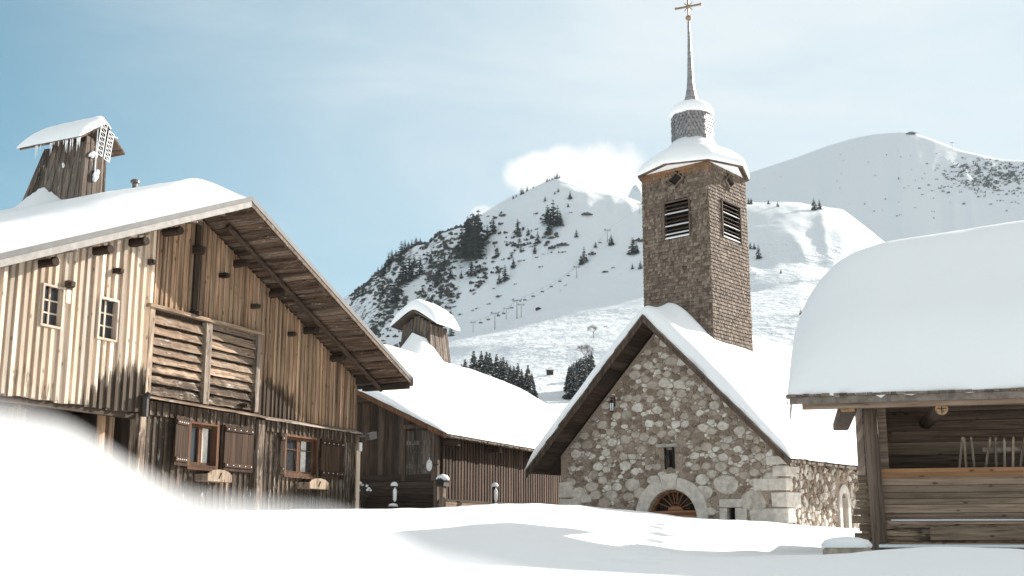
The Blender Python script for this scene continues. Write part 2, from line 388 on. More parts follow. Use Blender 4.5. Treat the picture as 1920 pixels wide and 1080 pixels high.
tag(g.build('ground', M['snow'], smooth=True, fix=False), kind='structure')
# soft snow bank close to the lens
def bank(px, Y):
    crest = interp([(-900, 640), (-300, 715), (0, 796), (100, 842), (200, 886), (300, 918), (400, 942), (480, 964), (620, 1002), (800, 1056), (960, 1105), (1300, 1250)], px)
    return crest
def bankv(a, b):
    px = -900 + 2200 * a; Y = .2 + 1.5 * b ** 1.3
    Yc = .55; c = at(px, bank(px, Yc), Yc)
    z = c.z - (1.3 * (Y - Yc) ** 2 + .30 * (Y - Yc) if Y > Yc else .55 * (Yc - Y) - .03 * (1 - math.exp(-(Yc - Y) * 30))) + .012 * nz(px * .004, Y * 2)
    return (c.x / Yc * (.35 * Yc + .65 * Y), Y, max(z, -.75))
bk = MB().grid(bankv, 110, 90)
tag(bk.build('snow_bank', M['snow'], smooth=True, fix=False), kind='structure')

# ================================================================== SNOW ON ROOFS
def roof_snow(name, parent, F, x0, x1, y0, y1, roofz, T, Redge, label, nx=70, ny=80, lumps=.04, loose=.02, seed=0, group='snow blankets on the roofs', openside=(), drop=.0, zoff=.012, mat=None):
    """snow blanket lying on a roof: footprint in the building frame; roofz(x,y) the roof surface; T thickness (number or function)"""
    def f(x, y):
        d = []
        if 'x0' not in openside: d.append(x - x0)
        if 'x1' not in openside: d.append(x1 - x)
        if 'y0' not in openside: d.append(y - y0)
        if 'y1' not in openside: d.append(y1 - y)
        k = 1.0
        for e in d:
            q = min(1, max(0, e / Redge)); k *= math.sqrt(max(0, 1 - (1 - q) ** 2.4))
        th = T(x, y) if callable(T) else T
        th += lumps * fbm(x + seed, y, seed, .55, 3) + .010 * fbm(x, y, seed, 3.1, 2)
        th *= 1 + .22 * (1 - k) * nz(x * 1.7, y * 1.7, seed)
        return roofz(x, y) + zoff + .01 + th * (.12 + .88 * k) * 1.0
    def warp(t, n):  # denser near both ends
        return .5 - .5 * math.cos(PI * t) if True else t
    vs = []; fs = []
    for j in range(ny + 1):
        y = y0 + (y1 - y0) * warp(j / ny, ny)
        for i in range(nx + 1):
            x = x0 + (x1 - x0) * warp(i / nx, nx)
            jit = loose * (1 if i in (0, nx) or j in (0, ny) else 0)
            jx = jit * nz(x * 4, y * 4, seed + 1) if i in (0, nx) else 0
            jy = jit * nz(x * 4, y * 4, seed + 2) if j in (0, ny) else 0
            vs.append((x + jx, y + jy, f(x, y)))
    nn = (nx + 1)
    for j in range(ny):
        for i in range(nx):
            a = j * nn + i; fs.append([a, a + 1, a + nn + 1, a + nn])
    # rim down to the roof
    loop = [i for i in range(nx + 1)] + [j * nn + nx for j in range(1, ny + 1)] + [ny * nn + i for i in range(nx - 1, -1, -1)] + [j * nn for j in range(ny - 1, 0, -1)]
    o = len(vs)
    for k in loop:
        x, y, z = vs[k]; cx = min(max(x, x0), x1); cy = min(max(y, y0), y1); vs.append((x, y, roofz(cx, cy) + zoff - drop * abs(nz(x * 5, y * 5, 4))))
    L = len(loop)
    for k in range(L):
        a, b = loop[k], loop[(k + 1) % L]; fs.append([b, a, o + k, o + (k + 1) % L])
    mb = MB(); mb.add(vs, fs, .5)
    ob = mb.build(name, mat or M['roofsnow'], smooth=True, fix=True)
    ob.location = F.P; ob.rotation_euler = (0, 0, F.rot)
    if label: tag(ob, label, 'snow', group)
    if parent: ob.parent = parent; ob.location = (0, 0, 0); ob.rotation_euler = (0, 0, 0)
    return ob

# ================================================================== CHALET
CH = Frame(661, 25.7, 65)
chalet = CH.empty('chalet', 'large brown timber chalet with vertical plank gable and shuttered windows behind the blurred snow bank', 'chalet')
RX, RZ, SL = -5.6, 6.16, .433
def rz(x, y=0): return RZ - SL * abs(x - RX)
WALLTOP = lambda x: rz(x) - .20
random.seed(11)
def boards(mb, x0, x1, zb, zt, y, w=(.13, .19), bat=.035, th=.03, depth=.028, seg=6, batten=True, gap=.006, zjit=.0, mod=None):
    """vertical boards with cover strips; zt a function of x"""
    zt_ = zt if callable(zt) else (lambda x: zt)
    zb_ = zb if callable(zb) else (lambda x: zb)
    x = x0
    while x < x1 - .02:
        ww = random.uniform(*w); xe = min(x + ww, x1); r = random.random(); jb = random.uniform(-zjit, zjit)
        yy = y + random.uniform(-.006, .006)
        a = [(x, yy - th, zb_(x) + jb), (xe - gap, yy - th, zb_(xe) + jb), (xe - gap, yy, zb_(xe) + jb), (x, yy, zb_(x) + jb)]
        b = [(x, yy - th, zt_(x)), (xe - gap, yy - th, zt_(xe)), (xe - gap, yy, zt_(xe)), (x, yy, zt_(x))]
        mb.hexa(a, b, r, 0, seg)
        if batten and xe < x1 - .03:
            h = bat * random.uniform(.8, 1.2); c = xe + random.uniform(-.005, .005); r = random.random(); jb = random.uniform(-zjit, zjit)
            a = [(c - h, yy - th - depth, zb_(c) + jb), (c + h, yy - th - depth, zb_(c) + jb), (c + h, yy - th, zb_(c) + jb), (c - h, yy - th, zb_(c) + jb)]
            b = [(c - h, yy - th - depth, zt_(c)), (c + h, yy - th - depth, zt_(c)), (c + h, yy - th, zt_(c)), (c - h, yy - th, zt_(c))]
            mb.hexa(a, b, r, 0, seg)
        x = xe
# structural walls (sides and back, and the solid behind the boards)
w = MB()
w.prism([(-11.25, .3), (-11.25, WALLTOP(-11.25) - .05), (RX, WALLTOP(RX) - .05), (-.02, WALLTOP(-.02) - .05), (-.02, 2.30), (-6.86, 2.30), (-6.86, 1.0), (-6.86, .3)][:6] + [(-6.86, 2.16), (-11.25, 2.16)][:2], .012, .25)
# (polygon above starts at the recess) -> rebuild cleanly as two pieces
w = MB()
w.prism([(-11.25, 2.16), (-.02, 2.16), (-.02, WALLTOP(-.02) - .05), (RX, WALLTOP(RX) - .05), (-11.25, WALLTOP(-11.25) - .05)], .012, .25)
w.box(-.22, -.02, .25, 13.0, .3, 3.40); w.box(-11.25, -11.05, .25, 13.0, .3, 3.40)
w.prism([(-11.25, .3), (-.02, .3), (-.02, WALLTOP(-.02) - .05), (RX, WALLTOP(RX) - .05), (-11.25, WALLTOP(-11.25) - .05)], 12.8, 13.0)
# ground floor front panel with window openings
for (a, b, c, d) in [(-6.86, -5.66, .3, 2.158), (-4.82, -2.75, .3, 2.158), (-1.56, -.02, .3, 2.158), (-5.66, -4.82, .3, 1.30), (-2.75, -1.56, .3, 1.30)]:
    w.box(a, b, .012, .2, c, d)
# recess behind the left lean-to front
w.box(-6.86, -6.70, .2, 2.4, .3, 2.158); w.box(-11.05, -6.70, 2.4, 2.55, .3, 2.158)
w.build('wall', M['dark'], chalet)
# gable cladding, left: pale sun-bleached boards
def st_left(x, y, z):
    return sst(3.5, 2.1, z) * (sst(-8.6, -7.2, x) * 1.05 + .16) + (.25 if z < 2.5 else 0)
mb = MB(st_left)
wins = [(-9.2, -8.83, 3.3, 3.91), (-8.02, -7.64, 3.28, 3.93)]
def leftboards():
    x = -11.26
    while x < -6.86:
        ww = random.uniform(.13, .19); xe = min(x + ww, -6.84); r = random.random(); yy = random.uniform(-.006, .006); jb = random.uniform(-.02, .02)
        segs = [(2.12 + jb, None)]
        hit = [q for q in wins if xe > q[0] - .01 and x < q[1] + .01]
        def pc(xa, xb, za, zb_a, zb_b, y0, y1):
            mb.hexa([(xa, y0, za), (xb, y0, za), (xb, y1, za), (xa, y1, za)], [(xa, y0, zb_a), (xb, y0, zb_b), (xb, y1, zb_b), (xa, y1, zb_a)], r, 0, 6)
        for (xa, xb, y0, y1) in ((x, xe - .006, yy - .06, yy), (xe - .035, xe + .035, yy - .115, yy - .06)):
            h = [q for q in wins if xb > q[0] and xa < q[1]]
            if h:
                q = h[0]; pc(xa, xb, 2.12 + jb, q[2], q[2], y0, y1); pc(xa, xb, q[3], WALLTOP(xa), WALLTOP(xb), y0, y1)
            else: pc(xa, xb, 2.12 + jb, WALLTOP(xa), WALLTOP(xb), y0, y1)
            r = random.random()
        x = xe
leftboards()
mb.build('gable_cladding', M['light'], chalet)
def st_mid(x, y, z):
    s = sst(3.7, 2.3, z) * sst(-1.8, -3.2, x) * 1.0 + .1
    return s + (.18 if z < 3 else 0)
mb = MB(st_mid)
boards(mb, -6.84, -3.74, 4.06, WALLTOP, -.0, w=(.12, .17), bat=.022, th=.035, depth=.02)
boards(mb, -3.74, -.0, 2.42, WALLTOP, -.0, w=(.11, .16), bat=.026, th=.035, depth=.024)
mb.build('gable_cladding', M['mid'], chalet)
# dark king post strip with beam stubs
mb = MB(); mb.box(-5.72, -5.60, -.085, -.035, 4.06, 5.80); mb.build('king_post', M['dark'], chalet)
# slatted hay door
mb = MB(lambda x, y, z: sst(3.6, 2.6, z) * .55 + .12)
z = 2.5; k = 0
for (xa, xb) in ((-6.74, -5.36), (-5.2, -3.84)):
    z = 2.47
    while z < 3.92:
        h = random.uniform(.135, .175); j = random.uniform(-.012, .012)
        a = [(xa, -.10, z), (xa, -.02, z + .01), (xa, .0, z + h), (xa, -.035, z + h)]
        b = [(xb, -.10, z + j), (xb, -.02, z + .01 + j), (xb, .0, z + h + j), (xb, -.035, z + h + j)]
        n = 14; prev = None; r = random.random()
        def wav(p, t, s): return (p[0], p[1] + .02 * nz(t * 9, z * 7, 3), p[2] + .014 * nz(t * 6 + s, z * 11, 5))
        rows = []
        for i in range(n + 1):
            t = i / n; rows.append([wav(Vector(p) * (1 - t) + Vector(q) * t, t, m_ * .3) for m_, (p, q) in enumerate(zip(a, b))])
        vs = [p for row in rows for p in row]; fs = []
        for i in range(n):
            for q in range(4): fs.append([i * 4 + q, i * 4 + (q + 1) % 4, (i + 1) * 4 + (q + 1) % 4, (i + 1) * 4 + q])
        mb.add(vs, fs, r)
        z += h + random.uniform(.012, .04)
hd = mb.build('hay_door', M['louv'], chalet)
mb = MB(lambda x, y, z: .4)
for q_ in ((-5.36, -5.20, 3.98), (-6.86, -6.74, 4.02), (-3.84, -3.72, 4.02)): mb = MB(lambda x, y, z: .4); mb.box(q_[0], q_[1], -.13, -.01, 2.45, q_[2], seg=4); mb.build('door_frame', M['low'], hd)
mb = MB(lambda x, y, z: .2); mb.box(-6.9, -3.68, -.17, -.045, 4.0, 4.06); mb.build('lintel', M['louv'], hd)
# ledge with little roof strip
mb = MB(lambda x, y, z: .5)
mb.hexa([(-6.95, -.30, 2.37), (-6.95, -.30, 2.40), (-6.95, -.02, 2.47), (-6.95, -.02, 2.44)], [(-3.62, -.30, 2.33), (-3.62, -.30, 2.36), (-3.62, -.02, 2.44), (-3.62, -.02, 2.41)])
mb.hexa([(-3.62, -.24, 2.32), (-3.62, -.24, 2.345), (-3.62, -.02, 2.42), (-3.62, -.02, 2.40)], [(-.05, -.24, 2.31), (-.05, -.24, 2.335), (-.05, -.02, 2.42), (-.05, -.02, 2.40)])
mb.build('ledge', M['louv'], chalet)
mb = MB(lambda x, y, z: .7)
boards(mb, -6.84, -3.70, 2.12, 2.36, -.05, w=(.15, .2), bat=.03, seg=2); mb.build('apron_boards', M['low'], chalet); mb = MB(lambda x, y, z: .7); boards(mb, -3.5, -.1, 2.12, 2.33, -.05, w=(.13, .17), bat=.025, seg=2)
mb.build('apron_boards', M['low'], chalet)
# lower wall boards
def st_low(x, y, z):
    s = .55 + .35 * sst(1.6, .8, z) * .3 + .5 * abs(nz(x * 1.1, 0, 7))
    if -6.0 > x: s += .55
    if -4.4 < x < -3.3: s += .35
    return s
mb = MB(st_low)
WL = [(-5.70, -4.78, 1.26, 2.12), (-2.79, -1.52, 1.26, 2.12)]
def lowboards(x0, x1, wr, bt):
    x = x0
    while x < x1 - .02:
        xe = min(x + random.uniform(*wr), x1)
        for (xa, xb, y0, y1) in ((x, xe - .005, -.03, .01), (xe - bt, xe + bt, -.055, -.03)):
            r = random.random(); h = [q for q in WL if xb > q[0] and xa < q[1]]; top = 2.13 if True else 2
            mb.box(xa, xb, y0, y1, .35, h[0][2] if h else top, r, seg=4)
        x = xe
lowboards(-6.85, -3.70, (.14, .2), .028); lowboards(-3.5, -.12, (.13, .18), .026)
mb.build('lower_cladding', M['low'], chalet)
mb = MB(lambda x, y, z: .55)
for q in ((-3.70, -3.50, -.14, .01, 2.31), (-6.98, -6.82, -.16, .06, 2.11), (-.12, .03, -.10, .05, 2.31)):
    mb = MB(lambda x, y, z: .55); mb.box(q[0], q[1], q[2], q[3], .35, q[4], seg=5); mb.build('corner_post', M['low'], chalet)
mb = MB(); mb.tube((-6.98, -.24, 2.05), (-6.98, -.24, 2.36), .07, n=12); mb.tube((-6.98, -.24, 2.36), (-6.94, -.30, 2.46), .07, .04, n=12); mb.build('downpipe', M['iron'], chalet)
# left recess posts + parapet
mb = MB(lambda x, y, z: .2)
for (a, b, y) in ((-7.62, -7.50, .1), (-7.40, -7.28, .12), (-8.3, -8.0, 1.4), (-9.45, -9.38, .5), (-8.62, -8.56, .9), (-10.6, -10.5, .3)):
    mb = MB(lambda x, y, z: .2); mb.box(a, b, y, y + .08, .3, 2.158, seg=4); mb.build('recess_post', M['mid'], chalet)
mb = MB(); mb.box(-11.2, -6.9, -.04, .06, 2.02, 2.12); mb.build('sill_beam', M['darkx'], chalet)
# small windows
def small_window(q):
    x0, x1, z0, z1 = q; f = MB(); t = .035
    for b in ((x0 - t, x0, z0 - t, z1 + t), (x1, x1 + t, z0 - t, z1 + t)): f.box(b[0], b[1], -.14, .0, b[2], b[3])
    f.box(x0, x1, -.14, .0, z0 - t, z0); f.box(x0, x1, -.14, .0, z1, z1 + t)
    fr = f.build('window', M['light'], chalet)
    g_ = MB(); c = (x0 + x1) / 2
    g_.box(c - .014, c + .014, -.05, -.028, z0, z1)
    for k in (1, 2): zz = z0 + (z1 - z0) * k / 3; g_.box(x0, c - .014, -.048, -.03, zz - .012, zz + .012); g_.box(c + .014, x1, -.048, -.03, zz - .012, zz + .012)
    g_.build('glazing_bar', M['light'], fr)
    MB().box(x0, x1, -.022, .008, z0, z1).build('pane', M['glass'], fr)
for q in wins: small_window(q)
# shuttered windows
def big_window(x0, x1, z0, z1, cur, bars):
    f = MB(); t = .055
    f.box(x0 - t, x0 + .01, -.09, .06, z0 - t, z1 + t); f.box(x1 - .01, x1 + t, -.09, .06, z0 - t, z1 + t)
    f.box(x0 + .01, x1 - .01, -.09, .06, z0 - t, z0); f.box(x0 + .01, x1 - .01, -.09, .06, z1, z1 + t)
    f.box(x0 - .09, x1 + .09, -.13, -.092, z0 - .10, z0 - t - .003)
    fr = f.build('window', M['frame'], chalet)
    c = (x0 + x1) / 2; s = MB()
    for (a, b) in ((x0 + .012, c - .004), (c + .004, x1 - .012)):
        s.box(a, a + .045, .0, .04, z0 + .002, z1 - .002); s.box(b - .045, b, .0, .04, z0 + .002, z1 - .002); s.box(a + .045, b - .045, .0, .04, z0 + .002, z0 + .05); s.box(a + .045, b - .045, .0, .04, z1 - .05, z1 - .002)
        if bars: s.box(a + .045, b - .045, .008, .03, (z0 + z1) / 2 - .01 + .12, (z0 + z1) / 2 + .01 + .12)
    s.build('sash', M['frame'], fr)
    MB().box(x0 + .02, x1 - .02, .045, .05, z0 + .01, z1 - .01).build('pane', M['glass'], fr)
    cb = MB()
    for (a, b) in cur:
        n = 10
        cb.grid(lambda u_, v_: (a + (b - a) * u_, .038 + .006 * math.sin(u_ * 22), z0 + .05 + (z1 - z0 - .1) * v_), 20, 2)
    cb.build('curtain', M['curtain'], fr, fix=False)
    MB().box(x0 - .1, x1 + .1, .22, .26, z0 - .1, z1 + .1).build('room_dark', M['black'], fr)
    return fr
big_window(-5.60, -4.86, 1.33, 2.07, [(-5.2, -4.98)], False)
big_window(-2.70, -1.62, 1.33, 2.07, [(-2.02, -1.84)], True)
def shutter(x0, x1, z0, z1, y=-.10, rot=0, hinge=None):
    s = MB(); n = 5; ww = (x1 - x0) / n
    for i in range(n): s.box(x0 + i * ww + .003, x0 + (i + 1) * ww - .003, y, y + .025, z0, z1, seg=3)
    for zz in (z0 + .07, z1 - .15): s.box(x0 + .02, x1 - .02, y - .022, y - .001, zz, zz + .08, ax=0)
    o = s.build('shutter', M['shut'], chalet)
    for zz in (z0 + .11, z1 - .11):
        for i in range(5): h = MB(); h.tube((x0 + .08 + i * (x1 - x0 - .16) / 4, y - .030, zz), (x0 + .08 + i * (x1 - x0 - .16) / 4, y - .022, zz), .012, n=6); h.build('stud', M['white'], o)
    if rot:
        hx = hinge; m = Matrix.Translation((hx, y + .03, 0)) @ Matrix.Rotation(R(rot), 4, 'Z') @ Matrix.Translation((-hx, -y - .03, 0))
        o.matrix_local = m
shutter(-4.66, -3.78, 1.26, 2.16); shutter(-1.46, -.60, 1.28, 2.14)
shutter(-6.16, -5.68, 1.28, 2.16, rot=14, hinge=-5.68); shutter(-2.93, -2.77, 1.28, 2.12, y=-.12)
# carved planter boards on brackets under the windows
def planter(x0, x1, z):
    s = MB(lambda x, y, z: .2); pts = [(x0, z), (x1, z)] + [(x1 - (x1 - x0) * k / 8, z + .13 + .09 * math.sin(PI * k / 8) ** .6) for k in range(0, 9)]
    s.prism(pts, -.36, -.33); s.box(x0, x1, -.33, -.06, z, z + .02)
    s.hexa([(x0, -.33, z + .02), (x0 + .02, -.33, z + .02), (x0 + .02, -.06, z + .02), (x0, -.06, z + .02)], [(x0, -.33, z + .13), (x0 + .02, -.33, z + .13), (x0 + .02, -.06, z + .13), (x0, -.06, z + .13)])
    s.box(x1 - .02, x1, -.33, -.06, z + .02, z + .13)
    o = s.build('flower_box', M['low'], chalet)
    c = (x0 + x1) / 2; e = MB(); e.bar((c - .03, -.366, z + .07), (c + .035, -.366, z + .15), .02, .008); e.bar((c + .02, -.366, z + .16), (c - .02, -.366, z + .05), .012, .008, up=(1, 0, 0)); e.build('carved_emblem', M['iron'], o)
planter(-5.40, -4.72, 1.03); planter(-2.22, -1.52, 1.02)
# beam stubs
for (px, py, s_) in ((132, 533, .12), (224, 508, .10), (285, 491, .10), (376, 468, .17), (424, 516, .10), (482, 574, .10), (550, 626, .10), (370, 587, .11), (460, 760, .09)):
    p = CH.on(px, py, y=-.17); m_ = MB(); k = s_ / 2
    m_.box(p.x - k, p.x + k, -.20, -.03, p.z - k * .9, p.z + k * .9); m_.box(p.x - k * .7, p.x + k * .7, -.24, -.201, p.z - k * .7, p.z + k * .6)
    m_.build('beam_end', M['darky'], chalet)
mb = MB(); p = CH.on(128, 555, y=-.12); mb.box(p.x - .05, p.x + .05, -.13, -.1, p.z - .12, p.z + .1); mb.build('bracket', M['light'], chalet)
# purlin logs under the rakes
for (px, py, yy) in ((105, 490, -.42), (208, 467, -.42), (275, 452, -.42), (340, 432, -.42), (466, 492, -.36), (530, 550, -.36), (595, 608, -.36), (645, 662, -.36)):
    p = CH.on(px, py, y=yy); z = min(p.z, rz(p.x) - .30)
    MB().tube((p.x, yy, z), (p.x, .0, z), .075, .08, n=10, seg=3, wob=.12).build('purlin', M['darky'], chalet, smooth=False)
mb = MB(); mb.box(-.12, .16, -.45, .0, 3.46, 3.66); mb.build('purlin', M['darky'], chalet)
mb = MB(lambda x, y, z: .1)
a = Vector((-5.35, -.48, rz(-5.35) - .24)); b = Vector((.30, -.48, rz(.30) - .25))
mb.tube(a, b, .05, .055, n=8, seg=12, wob=.15); mb.build('rafter_pole', M['darkx'], chalet)
# roof deck: rough split boards seen from below, deck above
mb = MB(lambda x, y, z: .25 + .3 * abs(nz(x * 2, y)))
for side in (1, -1):
    s = .02
    while s < 6.3:
        wv = random.uniform(.10, .17); xa = RX + side * s * .918; xb = RX + side * (s + wv) * .918; o = random.choice([0, 0, .03, .055]) + random.uniform(-.008, .008)
        if abs(xb - RX) > 5.98: break
        r = random.random(); n = 8; vs = []; fs = []
        for i in range(n + 1):
            y = -1.20 + 1.3 * i / n; w1 = .014 * nz(y * 3, s * 9, side); w2 = .014 * nz(y * 3 + 5, s * 9, side)
            for (xx, zz) in ((xa + w1, rz(xa) - .13 - o), (xb + w2, rz(xb) - .13 - o * .4), (xb, rz(xb) - .07), (xa, rz(xa) - .07)): vs.append((xx, y, zz + .006 * nz(y * 5, xx * 7)))
        for i in range(n):
            for q in range(4): fs.append([i * 4 + q, i * 4 + (q + 1) % 4, (i + 1) * 4 + (q + 1) % 4, (i + 1) * 4 + q])
        fs += [[3, 2, 1, 0], [n * 4, n * 4 + 1, n * 4 + 2, n * 4 + 3]]
        mb.add(vs, fs, r); s += wv + random.choice((.004, .004, .03))
rf = None
roofm = MB()
for side in (1, -1):
    xe = RX + side * 6.0
    roofm.hexa([(RX, -1.22, rz(RX) - .065), (xe, -1.22, rz(xe) - .065), (xe, -1.22, rz(xe)), (RX, -1.22, rz(RX))], [(RX, 13.6, rz(RX) - .065), (xe, 13.6, rz(xe) - .065), (xe, 13.6, rz(xe)), (RX, 13.6, rz(RX))])
rf = roofm.build('roof', M['dark'], chalet)
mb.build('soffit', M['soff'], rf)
# rake trim
def rake(side, y, dz0, dz1, th, mat, nm, ext=6.02):
    xe = RX + side * ext; m_ = MB()
    m_.hexa([(RX, y - th, RZ + dz0), (RX, y, RZ + dz0), (RX, y, RZ + dz1), (RX, y - th, RZ + dz1)], [(xe, y - th, rz(xe) + dz0), (xe, y, rz(xe) + dz0), (xe, y, rz(xe) + dz1), (xe, y - th, rz(xe) + dz1)], seg=8)
    return m_.build(nm, mat, rf)
rake(-1, -1.222, -.02, .07, .03, M['metal'], 'metal_edge'); rake(-1, -1.222, -.135, -.024, .018, M['palem'], 'rake_board')
rake(1, -1.222, -.045, .05, .03, M['metal'], 'metal_edge'); rake(1, -1.222, -.13, -.05, .02, M['soff'], 'rake_board')
mb = MB(); xe = RX + 6.0
mb.box(xe, xe + .05, -1.24, 13.6, rz(xe) - .14, rz(xe) + .02); mb.build('eave_board', M['metal'], rf)
mb = MB(); mb.box(xe - .16, xe - .005, -1.18, 0, rz(xe) - .21, rz(xe) - .14); mb.build('eave_beam', M['darky'], rf)
# floodlight on the right corner
mb = MB(); c = Vector((.30, -.22, 2.30))
mb.hexa([(c.x - .13, c.y - .08, c.z - .10), (c.x + .13, c.y - .10, c.z - .04), (c.x + .13, c.y + .04, c.z - .04), (c.x - .13, c.y + .04, c.z - .10)], [(c.x - .16, c.y - .06, c.z + .04), (c.x + .14, c.y - .08, c.z + .12), (c.x + .14, c.y + .05, c.z + .12), (c.x - .16, c.y + .05, c.z + .04)])
mb.tube((0, -.05, 2.28), (c.x - .1, c.y, c.z), .02, n=8)
mb.build('floodlight', M['zincpanel'], chalet, bevel=.02)
mb = MB(); mb.box(.0, .10, -.13, -.09, 1.95, 2.14); mb.build('meter_box', M['white'], chalet)
mb = MB(lambda x, y, z: .0); mb.box(-.10, .04, -.125, -.102, .5, 1.95, seg=4); mb.build('corner_board', M['light'], chalet)
# roof snow
def ch_T(x, y):
    t = .50 + .16 * sst(5.5, 1.0, abs(x - RX))
    if x > RX: t *= .42 + .58 * sst(.3, 2.5, y) * 1.0
    return t
def ch_rz(x, y):
    d = abs(x - RX); return RZ - SL * (math.sqrt(d * d + .15) - .38)
roof_snow('roof_snow', None, CH, RX - 6.02, RX - .0, -1.20, 13.6, lambda x, y: rz(x), ch_T, .95, None, 50, 90, seed=3, openside=('x1',)).name = 'tmp_a'
bpy.data.objects.remove(bpy.data.objects['tmp_a'])
def ch_snow_T(x, y):
    """front edge rises from a thin lip; right slope has slid and is thin by the rake"""
    t = .46 + .14 * sst(4.5, .5, abs(x - RX))
    lip = .10 + .90 * sst(0, 1.5, (y + 1.2)) ** .8
    if x > RX: lip = .10 + .90 * sst(.0, 3.2, y + 1.2)
    return t * lip
roof_snow('roof_snow', None, CH, RX - 6.02, RX + 6.0, -1.215, 13.6, lambda x, y: RZ - SL * abs(x - RX), ch_snow_T, .55,
          'thick smooth snow covering the big chalet roof in front of its wooden chimney', 90, 90, seed=3)
# chimney (bournoe) of boards
chm = MB(lambda x, y, z: .25)
CX0, CX1, CY0, CY1 = -6.32, -5.72, 2.30, 3.70
ZT = 7.62
def taper(x, y, z):
    t = (z - 6.3) / (ZT - 6.3); cx, cy = (CX0 + CX1) / 2, CY0
    return cx + (x - cx) * (1.05 - .15 * t), cy + (y - cy) * (1.22 - .42 * t)
def taperbox(xa, xb, ya, yb, za, zb, r):
    c = [(xa, ya), (xb, ya), (xb, yb), (xa, yb)]
    chm.hexa([(*taper(*p, za), za) for p in c], [(*taper(*p, zb), zb) for p in c], r, 0, 5)
n = 9
for i in range(n):
    ya = CY0 + (CY1 - CY0) * i / n; yb = CY0 + (CY1 - CY0) * (i + 1) / n; j = random.uniform(-.015, .015)
    taperbox(CX0 + j, CX0 + .05 + j, ya + .006, yb - .006, 5.6, ZT, random.random()); taperbox(CX1 - .05, CX1, ya, yb - .006, 5.6, ZT, random.random())
for i in range(5):
    xa = CX0 + (CX1 - CX0) * i / 5; xb = CX0 + (CX1 - CX0) * (i + 1) / 5; j = random.uniform(-.015, .015)
    taperbox(xa + .006, xb - .006, CY0 + j, CY0 + .05 + j, 5.6, ZT + .12, random.random()); taperbox(xa, xb - .006, CY1 - .05, CY1, 5.6, ZT, random.random())
chimney = chm.build('chimney', M['chim'], chalet)
KX, KZ, KS = -6.0, 8.04, .74
def kz(x): return KZ - KS * abs(x - KX)
mb = MB()
for (xe) in (KX - .62, KX + .56):
    mb.hexa([(KX, 2.12, KZ - .045), (xe, 2.12, kz(xe) - .045), (xe, 2.12, kz(xe)), (KX, 2.12, KZ)], [(KX, 3.72, KZ - .045), (xe, 3.72, kz(xe) - .045), (xe, 3.72, kz(xe)), (KX, 3.72, KZ)])
mb.prism([(KX - .30, kz(KX - .30) - .05), (KX + .24, kz(KX + .24) - .05), (KX, KZ - .05)], 2.34, 2.38)
mb.build('chimney_roof', M['soff'], chimney)
ic = MB()
random.seed(5)
for i in range(20):
    y = random.uniform(2.12, 3.3); L_ = random.uniform(.05, .28); x = KX - .62; z = kz(x) - .02
    ic.tube((x, y, z), (x, y, z - L_), .014, .002, n=6)
tag(ic.build('icicles', M['rime'], chimney), kind='stuff')
ic.v and None
roof_snow('roof_snow', None, CH, KX - .66, KX + .12, 2.10, 3.76, lambda x, y: kz(x), lambda x, y: .20 * (1 if x < KX else .4), .30,
          'curved snow cap on the tall tapered board chimney of the big chalet', 24, 30, seed=9, lumps=.02)
# drift piled against the chimney's left face
dr = MB()
def drift(u_, v_):
    y = 2.2 + 1.9 * v_; h = (.45 * math.exp(-((v_ - .62) / .28) ** 2) + .12 * nz(y * 9, 1) * sst(.25, .5, v_)) * (1 - u_) ** 1.6
    x = taper(CX0, y, 6.9)[0] - .02 - .75 * u_
    return (x, y, rz(x) + .50 + h)
dr.grid(drift, 14, 26); 
tag(dr.build('snow_drift', M['roofsnow'], None, smooth=True, fix=False), 'snow drift piled against the left face of the chalet chimney', 'snow')
o = bpy.data.objects['snow_drift']; o.location = CH.P; o.rotation_euler = (0, 0, CH.rot)
lump = MB()
for (x, y, z, r_) in ((-6.14, 2.27, 7.42, .05), (-6.05, 2.26, 7.44, .045), (-6.02, 2.26, 7.06, .07), (-6.04, 2.26, 6.98, .06), (-6.34, 2.8, 7.2, .035), (-6.2, 2.27, 7.38, .03)):
    for k in range(3):
        lump.lathe((x + random.uniform(-.02, .02), y, z - k * r_ * .6), [(.001, -r_), (r_ * .5, -r_ * .8), (r_ * .75, 0), (r_ * .55, r_ * .7), (.001, r_ * .9)], n=8, cap=False)
lump.build('snow_patch', M['roofsnow'], chimney, smooth=True)
# rime-covered lattice antenna
an = CH.empty('antenna', 'white rime-covered lattice antenna in front of the chalet chimney gable', 'antenna', o=(-6.02, 2.05, 6.86)); an.scale = (.8, .8, .78)
am = MB(); 
am.tube((-.28, .02, 0), (-.28, .02, 1.25), .015, n=6); am.build('mast', M['rime'], an)
for (x0, tilt, z0, z1) in ((-.20, .10, .62, 1.48), (.04, .10, .55, 1.32)):
    pm = MB(); wd = .17
    A0 = Vector((x0, -.02, z1)); B0 = Vector((x0 - tilt, -.02, z0)); A1 = A0 + Vector((wd, 0, -.04)); B1 = B0 + Vector((wd, 0, -.04))
    pm.tube(A0, B0, .011, n=5); pm.tube(A1, B1, .011, n=5)
    for k in range(8):
        t = k / 7; pm.tube(A0.lerp(B0, t), A1.lerp(B1, t), .009, n=5)
        if k < 7: pm.tube(A0.lerp(B0, t), A1.lerp(B1, t + .14), .007, n=5)
    pm.build('lattice', M['rime'], an)
mb = MB(); mb.tube((.2, -.02, 1.22), (.36, .0, 1.24), .01, n=5); mb.build('arm', M['rime'], an)
